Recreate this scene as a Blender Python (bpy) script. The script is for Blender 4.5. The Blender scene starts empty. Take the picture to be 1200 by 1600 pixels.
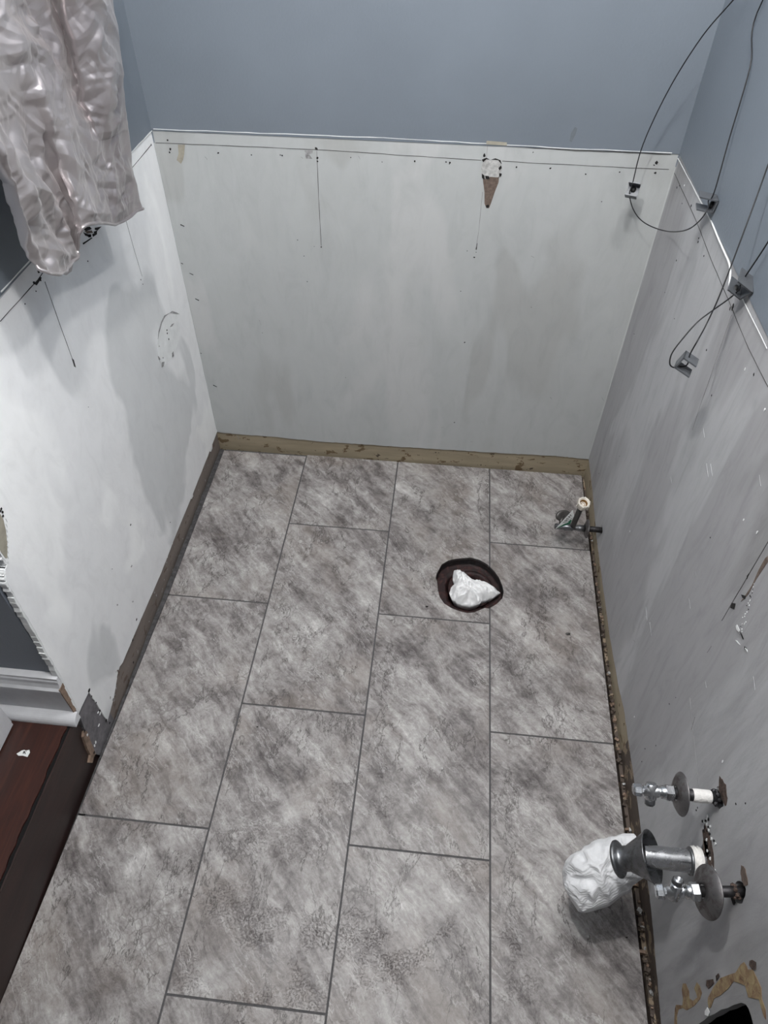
import bpy, bmesh, math, random
from mathutils import Vector, Matrix, noise, geometry
random.seed(7)
SC = bpy.context.scene
COL = SC.collection

# ------------------------------------------------------------------ camera
FPX = 1094.83
TH, YAW, ROLL = -0.8215, -0.0943, 0.0099
CAM = Vector((0.427, -1.7334, 1.6207))
FW = Vector((math.sin(YAW)*math.cos(TH), math.cos(YAW)*math.cos(TH), math.sin(TH)))
_r = FW.cross(Vector((0, 0, 1))).normalized(); _u = _r.cross(FW)
RT = math.cos(ROLL)*_r + math.sin(ROLL)*_u
UP = -math.sin(ROLL)*_r + math.cos(ROLL)*_u
cd = bpy.data.cameras.new('camera'); cam = bpy.data.objects.new('camera', cd); COL.objects.link(cam)
m = Matrix((RT, UP, -FW)).transposed().to_4x4(); m.translation = CAM
cam.matrix_world = m
cd.sensor_fit = 'VERTICAL'; cd.sensor_height = 32; cd.sensor_width = 24
cd.lens = FPX/1600*32; cd.clip_start = 0.02
SC.camera = cam

# ------------------------------------------------------------------ light
SC.view_settings.view_transform = 'Standard'; SC.view_settings.look = 'None'
SC.view_settings.gamma = 1; SC.view_settings.use_curve_mapping = False
SC.view_settings.exposure = 0.24
w = bpy.data.worlds.new('world'); SC.world = w; w.use_nodes = True
w.node_tree.nodes['Background'].inputs[0].default_value = (0.95, 0.97, 1.0, 1)
w.node_tree.nodes['Background'].inputs[1].default_value = 0.07
BULBS = [((0.70, -0.66, 2.14), 16), ((0.43, -0.88, 2.18), 18), ((0.20, -1.17, 2.14), 37)]
for loc, e in BULBS:
    ld = bpy.data.lights.new('ceiling_bulb', 'POINT'); ld.energy = e; ld.shadow_soft_size = 0.032
    ld.color = (1.0, 0.985, 0.97)
    lo = bpy.data.objects.new('ceiling_bulb', ld); lo.location = loc; COL.objects.link(lo)

# ------------------------------------------------------------------ geometry helpers
XL, XR, YB, ZT = -0.305, 0.930, 0.008, 1.013      # wall faces and height of the paint edge
def at(ax, val, px, py):
    """point of the pixel's sight line on the plane  axis = val"""
    d = FW + RT*((px-600)/FPX) - UP*((py-800)/FPX)
    return CAM + d*((val-CAM[ax])/d[ax])

PL = {  # plane name -> (axis, value, (a,b) axes, outward normal)
    'back':  (1, YB, (0, 2), Vector((0, -1, 0))),
    'left':  (0, XL, (1, 2), Vector((1, 0, 0))),
    'right': (0, XR, (1, 2), Vector((-1, 0, 0))),
    'floor': (2, 0., (0, 1), Vector((0, 0, 1))),
    'step':  (2, .18, (0, 1), Vector((0, 0, 1))),
    'hall':  (1, -1.062, (0, 2), Vector((0, -1, 0))),
}
def ab(pl, px, py):
    ax, v, (a, b), n = PL[pl]; p = at(ax, v, px, py); return (p[a], p[b])
def P3(pl, q, off=0.0):
    ax, v, (a, b), n = PL[pl]; p = Vector((0, 0, 0)); p[ax] = v; p[a] = q[0]; p[b] = q[1]
    return p + n*off
def inside(p, poly):
    c = False; n = len(poly)
    for i in range(n):
        x1, y1 = poly[i]; x2, y2 = poly[(i+1) % n]
        if (y1 > p[1]) != (y2 > p[1]) and p[0] < (x2-x1)*(p[1]-y1)/(y2-y1)+x1: c = not c
    return c
def slab(bm, pl, poly, holes=(), thick=0.012, off=0.0, mi=0, uvoff=None, back=True):
    """flat board: polygon (with holes) in plane coordinates, pushed `thick` into the wall"""
    pts = []; edges = []
    for loop in [poly]+list(holes):
        s = len(pts); pts += [Vector(q) for q in loop]
        edges += [(s+i, s+(i+1) % len(loop)) for i in range(len(loop))]
    vs, es, fs, ov, oe, of = geometry.delaunay_2d_cdt(pts, edges, [], 0, 1e-6)
    n = PL[pl][3]
    F = [bm.verts.new(P3(pl, v, off)) for v in vs]
    B = [bm.verts.new(P3(pl, v, off-thick)) for v in vs] if thick else None
    uvl = bm.loops.layers.uv.verify()
    cnt = {}
    def setuv(f):
        if uvoff is None: return
        for l in f.loops:
            c = l.vert.co; l[uvl].uv = uvoff(c)
    for f in fs:
        c = sum((vs[i] for i in f), Vector((0, 0)))/len(f)
        if not inside(c, poly) or any(inside(c, h) for h in holes): continue
        f = list(f)
        fc = bm.faces.new([F[i] for i in f]); fc.normal_update()
        if fc.normal.dot(n) < 0: fc.normal_flip()
        fc.material_index = mi; setuv(fc)
        if B:
            fb = bm.faces.new([B[i] for i in f]); fb.normal_update()
            if fb.normal.dot(n) > 0: fb.normal_flip()
            fb.material_index = mi
        for i in range(len(f)):
            k = (f[i], f[(i+1) % len(f)]); kk = tuple(sorted(k)); cnt.setdefault(kk, []).append(k)
    if B:
        for kk, ks in cnt.items():
            if len(ks) == 1:
                a, b = ks[0]; fc = bm.faces.new([F[a], B[a], B[b], F[b]])
                fc.material_index = mi; setuv(fc)
def finish(bm, name, mats, parent=None, smooth=False, loc=None):
    bmesh.ops.remove_doubles(bm, verts=bm.verts, dist=1e-6)
    bmesh.ops.recalc_face_normals(bm, faces=bm.faces)
    me = bpy.data.meshes.new(name); bm.to_mesh(me); bm.free()
    for x in (mats if isinstance(mats, (list, tuple)) else [mats]): me.materials.append(x)
    if smooth:
        for p in me.polygons: p.use_smooth = True
    o = bpy.data.objects.new(name, me); COL.objects.link(o)
    if parent is not None:
        o.parent = parent; o.matrix_parent_inverse = parent.matrix_world.inverted() if False else Matrix.Translation(-parent.location)
    return o
def structure(o, label=None):
    o['kind'] = 'structure'
    if label: o['label'] = label
    return o
def tag(o, label, cat, group=None, kind=None):
    o['label'] = label; o['category'] = cat
    if group: o['group'] = group
    if kind: o['kind'] = kind
    return o
def empty(name, loc, label, cat, group=None):
    o = bpy.data.objects.new(name, None); o.empty_display_size = .02; o.location = loc; COL.objects.link(o)
    return tag(o, label, cat, group)
def box(bm, lo, hi, mi=0, M=None):
    vs = []
    for x in (lo[0], hi[0]):
        for y in (lo[1], hi[1]):
            for z in (lo[2], hi[2]):
                v = Vector((x, y, z)); vs.append(bm.verts.new(M @ v if M else v))
    for f in ((0,1,3,2),(4,6,7,5),(0,4,5,1),(2,3,7,6),(0,2,6,4),(1,5,7,3)):
        bm.faces.new([vs[i] for i in f]).material_index = mi
def axframe(o, axis, up=Vector((0, 0, 1))):
    z = Vector(axis).normalized()
    if abs(z.dot(up)) > .98: up = Vector((0, 1, 0))
    x = up.cross(z).normalized(); y = z.cross(x)
    M = Matrix((x, y, z)).transposed().to_4x4(); M.translation = Vector(o); return M
def lathe(bm, M, prof, n=40, mi=0, sx=1, sy=1, closed=False):
    """prof: list of (radius, height along axis)"""
    rings = []
    for r, h in prof:
        if r < 1e-6: rings.append([bm.verts.new(M @ Vector((0, 0, h)))])
        else: rings.append([bm.verts.new(M @ Vector((r*sx*math.cos(2*math.pi*i/n), r*sy*math.sin(2*math.pi*i/n), h))) for i in range(n)])
    prs = list(zip(rings, rings[1:]))
    if closed: prs.append((rings[-1], rings[0]))
    for a, b in prs:
        for i in range(n):
            j = (i+1) % n
            if len(a) == 1 and len(b) == 1: continue
            if len(a) == 1: f = bm.faces.new([a[0], b[i], b[j]])
            elif len(b) == 1: f = bm.faces.new([a[i], a[j], b[0]])
            else: f = bm.faces.new([a[i], a[j], b[j], b[i]])
            f.material_index = mi; f.smooth = n > 8
def tube(bm, pts, r, n=8, mi=0):
    pts = [Vector(p) for p in pts]; prev = None; ring0 = None
    t0 = (pts[1]-pts[0]).normalized()
    nx = t0.orthogonal().normalized()
    for k, p in enumerate(pts):
        t = (pts[min(k+1, len(pts)-1)]-pts[max(k-1, 0)]).normalized()
        nx = (nx - t*nx.dot(t)).normalized(); ny = t.cross(nx)
        rr = r[k] if isinstance(r, (list, tuple)) else r
        ring = [bm.verts.new(p+nx*rr*math.cos(2*math.pi*i/n)+ny*rr*math.sin(2*math.pi*i/n)) for i in range(n)]
        if prev:
            for i in range(n):
                f = bm.faces.new([prev[i], prev[(i+1) % n], ring[(i+1) % n], ring[i]]); f.smooth = True; f.material_index = mi
        else: bm.faces.new(ring[::-1])
        prev = ring
    bm.faces.new(prev)
def spline(pts, k=10):
    pts = [Vector(p) for p in pts]; out = []
    P = [pts[0]*2-pts[1]]+pts+[pts[-1]*2-pts[-2]]
    for i in range(1, len(P)-2):
        a, b, c, d = P[i-1:i+3]
        for j in range(k):
            t = j/k
            out.append(.5*((2*b)+(c-a)*t+(2*a-5*b+4*c-d)*t*t+(3*b-a-3*c+d)*t**3))
    out.append(pts[-1]); return out

# ------------------------------------------------------------------ materials
def L(h):
    h = h.lstrip('#'); c = [int(h[i:i+2], 16)/255 for i in (0, 2, 4)]
    return tuple((x/12.92 if x <= .04045 else ((x+.055)/1.055)**2.4) for x in c)+(1,)
class NT:
    def __init__(s, name):
        s.m = bpy.data.materials.new(name); s.m.use_nodes = True; s.t = s.m.node_tree
        s.b = s.t.nodes['Principled BSDF']; s.tc = s.n('ShaderNodeTexCoord')
    def n(s, t, **k):
        x = s.t.nodes.new(t)
        for a, b in k.items(): setattr(x, a, b)
        return x
    def l(s, a, b): s.t.links.new(a, b)
    def put(s, sock, v):
        if hasattr(v, 'is_output'): s.l(v, sock)
        else: sock.default_value = v
    def map(s, src=None, scale=(1, 1, 1), rot=(0, 0, 0), loc=(0, 0, 0)):
        x = s.n('ShaderNodeMapping'); s.l(src or s.tc.outputs['Object'], x.inputs[0])
        x.inputs['Scale'].default_value = scale; x.inputs['Rotation'].default_value = rot; x.inputs['Location'].default_value = loc
        return x.outputs[0]
    def noise(s, vec, scale=5, detail=4, rough=.55, dist=0, lac=2.0):
        x = s.n('ShaderNodeTexNoise'); s.l(vec, x.inputs['Vector'])
        x.inputs['Scale'].default_value = scale; x.inputs['Detail'].default_value = detail
        x.inputs['Roughness'].default_value = rough; x.inputs['Distortion'].default_value = dist
        x.inputs['Lacunarity'].default_value = lac
        return x.outputs['Fac'], x.outputs['Color']
    def ramp(s, fac, stops, interp='LINEAR'):
        x = s.n('ShaderNodeValToRGB'); s.l(fac, x.inputs[0]); r = x.color_ramp; r.interpolation = interp
        while len(r.elements) < len(stops): r.elements.new(.5)
        for e, (p, c) in zip(r.elements, stops):
            e.position = p; e.color = c if isinstance(c, tuple) else (c, c, c, 1)
        return x.outputs[0]
    def mix(s, f, a, b, mode='MIX'):
        x = s.n('ShaderNodeMix', data_type='RGBA', blend_type=mode)
        s.put(x.inputs[0], f); s.put(x.inputs[6], a); s.put(x.inputs[7], b); return x.outputs[2]
    def math(s, op, a, b=0.0, c=None):
        x = s.n('ShaderNodeMath', operation=op); s.put(x.inputs[0], a); s.put(x.inputs[1], b)
        if c is not None: s.put(x.inputs[2], c)
        return x.outputs[0]
    def add(s, v, col, k):
        d = s.n('ShaderNodeVectorMath', operation='MULTIPLY_ADD'); s.l(col, d.inputs[0]); d.inputs[1].default_value = (k, k, k); s.l(v, d.inputs[2]); return d.outputs[0]
    def bump(s, h, dist=.001, strength=1.0, nrm=None):
        x = s.n('ShaderNodeBump'); s.l(h, x.inputs['Height']); x.inputs['Distance'].default_value = dist
        x.inputs['Strength'].default_value = strength
        if nrm: s.l(nrm, x.inputs['Normal'])
        s.l(x.outputs[0], s.b.inputs['Normal']); return x.outputs[0]
    def set(s, col=None, rough=None, metal=None, **k):
        if col is not None: s.put(s.b.inputs['Base Color'], col)
        if rough is not None: s.put(s.b.inputs['Roughness'], rough)
        if metal is not None: s.put(s.b.inputs['Metallic'], metal)
        for a, b in k.items(): s.put(s.b.inputs[a.replace('_', ' ')], b)
        return s.m
def plain(name, hexc, rough=.6, metal=0, var=.12, scale=40, bump=0):
    t = NT(name); f, _ = t.noise(t.map(), scale, 5, .6)
    c = L(hexc); d = tuple(x*(1-var*2) for x in c[:3])+(1,); e = tuple(min(1, x*(1+var)) for x in c[:3])+(1,)
    t.set(t.ramp(f, [(.3, d), (.7, e)]), rough, metal)
    if bump: t.bump(f, bump)
    return t.m

def m_plaster(name, c0, c1, c2, vert, seed, streak=1.0):
    """primed drywall: mottled hand-rolled patches"""
    t = NT(name)
    v = t.map(scale=vert, loc=(seed, seed*2, seed*3))
    _, wc = t.noise(v, 3, 3)
    f1, _ = t.noise(t.add(v, wc, .25), 2.6, 3, .5, .6)
    f2, _ = t.noise(t.map(loc=(seed*5, 1, 2)), 9, 5, .6, .4)
    f3, _ = t.noise(t.map(scale=tuple(x*3 for x in vert), loc=(3, seed, 1)), 6, 6, .65, 1.2)
    a = t.ramp(f1, [(.40, c0), (.44, c1), (.55, c1), (.60, c2)])
    g = t.ramp(f3, [(.30, .80), (.5, 1.0), (.72, 1.08)])
    a = t.mix(.55*streak, a, g, 'MULTIPLY')
    g2 = t.ramp(f2, [(.3, .9), (.7, 1.05)])
    a = t.mix(.35, a, g2, 'MULTIPLY')
    t.set(a, .62)
    t.b.inputs['Specular IOR Level'].default_value = .3
    h, _ = t.noise(t.map(), 90, 4, .6)
    h2, _ = t.noise(t.map(scale=vert), 14, 4, .55, .8)
    s = t.math('MULTIPLY_ADD', h, .35, h2)
    t.bump(s, .0022, .55)
    return t.m
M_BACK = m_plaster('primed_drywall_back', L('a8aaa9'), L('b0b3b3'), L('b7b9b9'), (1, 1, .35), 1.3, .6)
M_LEFT = m_plaster('primed_drywall_left', L('d3d5d6'), L('eaebec'), L('f4f5f5'), (1, 1, .6), 4.1, .5)  # left whitened against back and right: uneven light put into base colours
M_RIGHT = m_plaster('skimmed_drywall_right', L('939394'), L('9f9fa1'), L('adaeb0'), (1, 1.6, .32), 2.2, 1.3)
def m_paint(name, c):
    t = NT(name); f, _ = t.noise(t.map(), 3, 4, .55); cc = L(c)
    d = tuple(x*.93 for x in cc[:3])+(1,); e = tuple(x*1.05 for x in cc[:3])+(1,)
    t.set(t.ramp(f, [(.3, d), (.7, e)]), .5); t.b.inputs['Specular IOR Level'].default_value = .35
    h, _ = t.noise(t.map(), 160, 3, .6); t.bump(h, .0008, .6); return t.m
M_BLUE = m_paint('grey_blue_wall_paint', '717982')
M_HALL = m_paint('grey_hall_paint', '757b84')
M_CAULK = plain('white_caulk', 'e4e6e6', .5, var=.05, bump=.0006)
M_LINE = plain('pencil_and_cut_line', '4c4a49', .9, var=.2)
M_FAINT = plain('faint_pencil_line', '8e8d8c', .9, var=.15)
M_HOLE = plain('nail_hole_dark', '1d1b1b', .95, var=.2)
M_SMEAR = plain('grey_smear', '9a9a9a', .8, var=.25, scale=120)
M_PAPER = plain('torn_brown_board_paper', '6a5c53', .9, var=.2, scale=150, bump=.001)
M_TORN = plain('torn_white_gypsum', 'b4b4b2', .9, var=.2, scale=110, bump=.0015)
M_TAPE = plain('beige_tape', '9f9a8c', .8, var=.12)
M_BEIGE = None
M_SCUFF = plain('dark_scuff', '656b72', .6, var=.1)
def m_strip(name, cbase, cchip, cdark, lo=.60):
    t = NT(name); f, _ = t.noise(t.map(scale=(1, 1, 1.6)), 26, 5, .62, .4)
    g, _ = t.noise(t.map(scale=(.4, .4, 3)), 12, 4, .6)
    a = t.ramp(g, [(.3, tuple(x*.72 for x in L(cbase)[:3])+(1,)), (.7, L(cbase))])
    k = t.ramp(f, [(lo, 0.0), (lo+.03, 1.0)])
    a = t.mix(k, a, L(cchip))
    f2, _ = t.noise(t.map(loc=(4, 4, 4)), 45, 4, .6)
    k2 = t.ramp(f2, [(.66, 0.0), (.69, 1.0)])
    a = t.mix(k2, a, L(cdark))
    t.set(a, .75); t.bump(f, .002, .7); return t.m
M_BEIGE = m_strip('old_cream_painted_strip', '9f937d', '67563f', '3b3026', .60)
M_BROWNSTRIP = m_strip('bare_brown_board_edge', '7f756e', '5e5047', '9a9896', .60)
M_DARKSTRIP = m_strip('dirty_rubble_strip', '554a42', '8a7b68', '211c1a', .55)
M_PATCH = plain('grey_backer_board', '6f6d70', .85, var=.18, scale=60, bump=.001)
M_MORTAR = plain('dark_mortar_bed', '4a494a', .9, var=.3, scale=70, bump=.002)
M_GROUT = plain('charcoal_grout', '525152', .85, var=.12, scale=120)
M_BLACK = plain('black_gap_shade', '0b0a0a', 1, var=.2)
M_TAN = plain('raw_tan_wood', '8a7565', .8, var=.2, scale=80, bump=.001)
M_WHITE = plain('white_trim_paint', 'd4d5d8', .4, var=.04, bump=.0004)
M_GLUE = None
t = NT('brown_glue_residue'); f, _ = t.noise(t.map(), 70, 5, .65, .6)
M_GLUE = t.set(t.ramp(f, [(.32, L('6a4a36')), (.5, L('8c7658')), (.68, L('a3946e'))]), .6); t.bump(f, .002)

def m_tile():
    t = NT('marbled_grey_porcelain')
    uv = t.tc.outputs['UV']
    v0 = t.map(uv, (1, 1, 1))
    _, wc = t.noise(v0, 4.5, 4, .6)
    sub = t.n('ShaderNodeVectorMath', operation='SUBTRACT'); t.l(wc, sub.inputs[0]); sub.inputs[1].default_value = (.5, .5, .5)
    wv = t.add(v0, sub.outputs[0], .12)
    wv = t.add(v0, sub.outputs[0], .075)
    rv = t.map(wv, rot=(0, 0, .82))
    def st(k, sc, d, r=.7, di=.2): return t.noise(t.map(rv, sc, loc=(k, k*.7, 0)), 1.0, d, r, di)[0]
    A = st(0, (3.5, 17, 1), 10, .72); B = st(5, (14, 60, 1), 8, .75)
    cloud, _ = t.noise(wv, 7.0, 12, .72, .2)
    gr2, _ = t.noise(v0, 70, 8, .8, .3)
    grit, _ = t.noise(v0, 230, 4, .75)
    s = t.math('MULTIPLY_ADD', A, .36, t.math('MULTIPLY_ADD', cloud, .40, t.math('MULTIPLY_ADD', B, .22, t.math('MULTIPLY', gr2, .20))))
    base = t.ramp(s, [(.495, L('4e4948')), (.55, L('736e6d')), (.60, L('918d8b')), (.65, L('a7a4a2')), (.715, L('c9c7c5'))])
    wb, _ = t.noise(t.map(v0, loc=(7, 3, 0)), 4, 5, .65, .3)
    base = t.mix(t.math('MULTIPLY', t.ramp(wb, [(.50, 0.0), (.66, 1.0)]), .38), base, L('897f77'), 'MIX')
    # pale wisps along the strata
    C_ = st(11, (4.5, 15, 1), 9, .66); wg, _ = t.noise(t.map(v0, loc=(2, 6, 0)), 7, 3)
    wis = t.ramp(t.math('ABSOLUTE', t.math('SUBTRACT', C_, .5)), [(0, 1.0), (.013, 0.0)])
    wis = t.math('MULTIPLY', wis, t.ramp(wg, [(.42, 0.0), (.55, 1.0)]))
    base = t.mix(t.math('MULTIPLY', wis, .42), base, L('d0cecc'))
    # dark strata edges
    D = st(23, (3.5, 11, 1), 9, .68)
    ds = t.ramp(t.math('ABSOLUTE', t.math('SUBTRACT', D, .5)), [(0, 1.0), (.010, 0.0)])
    dg, _ = t.noise(t.map(v0, loc=(8, 1, 0)), 8, 3)
    ds = t.math('MULTIPLY', ds, t.ramp(dg, [(.46, 0.0), (.58, 1.0)]))
    base = t.mix(t.math('MULTIPLY', ds, .55), base, L('5b5553'))
    # dark hairline cracks running along the tile
    r2, _ = t.noise(t.map(wv, (7, 2.6, 1), loc=(11, 2, 0)), 1.0, 10, .66, .1)
    vein = t.ramp(t.math('ABSOLUTE', t.math('SUBTRACT', r2, .5)), [(0, 1.0), (.0085, 0.0)])
    gate, _ = t.noise(t.map(v0, loc=(1, 8, 0)), 7, 3)
    vein = t.math('MULTIPLY', vein, t.ramp(gate, [(.44, 0.0), (.51, 1.0)]))
    base = t.mix(t.math('MULTIPLY', vein, .9), base, L('3c3735'))
    # pebbly inclusions
    vo = t.n('ShaderNodeTexVoronoi', feature='DISTANCE_TO_EDGE'); t.l(t.add(v0, wc, .03), vo.inputs['Vector']); vo.inputs['Scale'].default_value = 55
    pg, _ = t.noise(t.map(v0, loc=(4, 12, 0)), 5.5, 3, .6)
    pk = t.math('MULTIPLY', t.ramp(vo.outputs['Distance'], [(.0, 1.0), (.09, 0.0)]), t.ramp(pg, [(.58, 0.0), (.66, 1.0)]))
    base = t.mix(t.math('MULTIPLY', pk, .6), base, L('625c5a'))
    pm, _ = t.noise(t.map(v0, loc=(9, 9, 0)), 6.5, 5, .65, .4)
    pit = t.math('MULTIPLY', t.ramp(grit, [(.50, 0.0), (.62, 1.0)]), t.ramp(pm, [(.50, .10), (.60, 1.0)]))
    base = t.mix(t.math('MULTIPLY', pit, .5), base, L('555050'))
    t.set(base, t.ramp(cloud, [(.3, .36), (.7, .52)]))
    t.b.inputs['Specular IOR Level'].default_value = .45
    h = t.math('MULTIPLY_ADD', pit, -.5, s)
    t.bump(h, .0016, .6)
    return t.m
M_TILE = m_tile()
M_TILEEDGE = plain('raw_tile_edge', '8f8b86', .8)

def m_wood(name, a, b, c, rot=0, rough=.35):
    t = NT(name); v = t.map(rot=(0, 0, rot), scale=(22, 1.6, 10))
    f, _ = t.noise(v, 2.2, 7, .65, .7); g, _ = t.noise(t.map(), 7, 4, .6)
    col = t.ramp(f, [(.3, L(a)), (.5, L(b)), (.72, L(c))])
    col = t.mix(.5, col, t.ramp(g, [(.3, .6), (.7, 1.15)]), 'MULTIPLY')
    t.set(col, rough); t.bump(f, .0012, .4); return t.m
M_WOOD = m_wood('red_brown_hardwood', '20100b', '381a12', '4e2a1d', rough=.45)
M_RISER = m_wood('dark_stained_riser', '211412', '2c1a17', '36211c', rough=.5)

def m_metal(name, c, rough=.2, dirt=.3, dc='3c3834'):
    t = NT(name); f, _ = t.noise(t.map(), 55, 5, .65, .3)
    k = t.ramp(f, [(.48, 0.0), (.62, 1.0)])
    t.set(t.mix(t.math('MULTIPLY', k, dirt), L(c), L(dc)), t.ramp(f, [(.3, rough), (.7, min(1, rough+.3))]), 1.0)
    return t.m
M_CHROME = m_metal('worn_chrome', 'c9cbce', .12, .18)
M_DCHROME = m_metal('dull_dark_chrome', '86888b', .28, .5)
M_DISC = m_metal('tarnished_escutcheon', '7e7c7d', .42, .6, '4d4540')
M_BRASS = plain('inner_brass', '7a5a30', .4, .6)
M_CLIP = plain('grey_clip_plastic', '5c5f63', .45, .2, var=.08)
M_CABLE = plain('black_cable', '17181b', .5)
M_RUBBER = plain('black_rubber', '0d0d0e', .6)
M_NUT = plain('ivory_nylon', 'd9d3c8', .45, var=.06)
M_HANDLE = plain('dark_grey_handle', '4a4846', .4, .4)
M_TAGW = plain('white_tag', 'dfe2e0', .6, var=.03)
M_GREEN = plain('green_print', '14684a', .5, var=.1)
M_RUST = plain('rust_and_copper_crust', '57473f', .85, var=.4, scale=120, bump=.003)
M_SEALTAPE = plain('white_thread_tape', 'e6e4e1', .7, var=.08, scale=150, bump=.002)
M_PIPEDARK = m_metal('dark_galvanised_pipe', '4b4a4c', .45, .6, '2b2826')
M_FLANGE = None
t = NT('rusty_maroon_subfloor'); f, _ = t.noise(t.map(), 60, 6, .7, .5)
M_FLANGE = t.set(t.ramp(f, [(.35, L('120a0a')), (.52, L('2a1515')), (.68, L('4b2b27')), (.78, L('7a625a'))]), .6); t.bump(f, .004)

def m_towel():
    t = NT('embossed_paper_towel'); v = t.map(rot=(.3, .5, .2))
    w1 = t.n('ShaderNodeTexWave', wave_type='BANDS', bands_direction='Z'); t.l(v, w1.inputs[0])
    w1.inputs['Scale'].default_value = 70; w1.inputs['Distortion'].default_value = 3.2; w1.inputs['Detail'].default_value = 2; w1.inputs['Detail Scale'].default_value = 1.2
    f, _ = t.noise(t.map(), 60, 4, .6)
    t.set(t.ramp(f, [(.3, L('cccdcf')), (.7, L('dcdddf'))]), .85)
    t.bump(t.math('MULTIPLY_ADD', w1.outputs['Fac'], .6, f), .0012, .6); return t.m
M_TOWEL = m_towel()
t = NT('white_soft_rag'); f, _ = t.noise(t.map(), 70, 4, .6, .5)
M_RAG = t.set(t.ramp(f, [(.3, L('dcddde')), (.7, L('efefef'))]), .7); t.bump(f, .001)
def m_satin():
    t = NT('crumpled_silver_satin')
    f, _ = t.noise(t.map(), 3.5, 4, .6); g, _ = t.noise(t.map(), 38, 3, .55, .6)
    t.set(t.ramp(f, [(.35, L('9a9394')), (.65, L('b9b3b3'))]), .32, .75)
    t.b.inputs['Sheen Weight'].default_value = .15
    rr = t.math('ABSOLUTE', t.math('SUBTRACT', g, .5)); t.bump(rr, .0022, .4); return t.m
M_SATIN = m_satin()

# ------------------------------------------------------------------ mark helpers (shallow chips and lines that belong to a wall's surface)
def mark(bm, pl, pxs, mi, lift=.0005):
    slab(bm, pl, [ab(pl, *p) for p in pxs], thick=.0006, off=lift, mi=mi)
def line(bm, pl, pxs, wd, mi, lift=.0005, wob=.0006):
    """thin scored line, cut into short lengths so it wavers a little"""
    q = [Vector(ab(pl, *p)) for p in pxs]; pts = []
    for a, b in zip(q, q[1:]):
        n = max(1, int((b-a).length/.03))
        pts += [a.lerp(b, i/n) for i in range(n)]
    pts.append(q[-1])
    l = []; r = []
    for i, p in enumerate(pts):
        d = (pts[min(i+1, len(pts)-1)]-pts[max(i-1, 0)]).normalized(); nn = Vector((-d.y, d.x))
        c = p+nn*random.uniform(-wob, wob); ww = wd*random.uniform(.6, 1.3)/2
        l.append(tuple(c+nn*ww)); r.append(tuple(c-nn*ww))
    slab(bm, pl, l+r[::-1], thick=.0006, off=lift, mi=mi)
def dot(bm, pl, px, r, mi, el=1.0, ang=0., lift=.0006, n=9):
    c = Vector(ab(pl, *px)); P = []
    for i in range(n):
        a = 2*math.pi*i/n; k = r*random.uniform(.65, 1.2)
        x, y = k*math.cos(a)*el, k*math.sin(a)
        P.append((c.x+x*math.cos(ang)-y*math.sin(ang), c.y+x*math.sin(ang)+y*math.cos(ang)))
    slab(bm, pl, P, thick=.0007, off=lift, mi=mi)
def jag(p0, p1, n, amp):
    out = []
    for i in range(n+1):
        t = i/n; out.append((p0[0]+(p1[0]-p0[0])*t+random.uniform(-amp, amp)*(0 < i < n), p0[1]+(p1[1]-p0[1])*t+random.uniform(-amp, amp)*(0 < i < n)))
    return out

# ------------------------------------------------------------------ floor
hole_px = [(682,897),(690,882),(700,876),(712,873),(735,871),(750,875),(762,882),(772,892),(780,903),(785,915),(787,925),(785,935),(776,944),(764,951),(757,950),(748,954),(740,957),(730,958),(718,955),(705,950),(694,943),(687,933),(684,920),(683,908),(681,904)]
HOLE = [ab('floor', *p) for p in hole_px]
def clipx(poly, xc, keep):      # half-plane clip along x
    out = []; n = len(poly)
    for i in range(n):
        a, b = poly[i], poly[(i+1) % n]
        ia, ib = (a[0]-xc)*keep >= 0, (b[0]-xc)*keep >= 0
        if ia: out.append(a)
        if ia != ib:
            t = (xc-a[0])/(b[0]-a[0]); out.append((xc, a[1]+t*(b[1]-a[1])))
    return out
g = .0022      # half grout width
xA, xB, xC = -.004, .3085, .6175
def xl_edge(y): return -.290 if y > -.6 else -.290+(y+.6)*.0225
XRE = [( .000, .922), (-.308, .9175), (-.506, .9165), (-.908, .915), (-1.13, .9145), (-1.38, .915), (-1.6, .911), (-3.0, .911)]
def xr_edge(y):
    for (y0, x0), (y1, x1) in zip(XRE, XRE[1:]):
        if y <= y0 and y >= y1: return x0+(x1-x0)*(y-y0)/(y1-y0)
    return XRE[0][1]
LT = .6126
cols = [ (None, xA, -.617), (xA, xB, -.312), (xB, xC, -.619), (xC, None, -.323) ]
prints = {}            # which printed pattern each tile carries
seeds = {(0,0):(3.1,1),(0,1):(8.7,1),(0,2):(5.2,-1),(1,0):(12.4,1),(1,1):(15.9,-1),(1,2):(21.3,1),(1,3):(2.2,1),
         (2,0):(27.7,1),(2,1):(31.5,1),(2,2):(36.4,-1),(3,0):(41.8,1),(3,1):(46.1,1),(3,2):(31.5,1),(3,3):(50,1)}
bm = bmesh.new()
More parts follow.
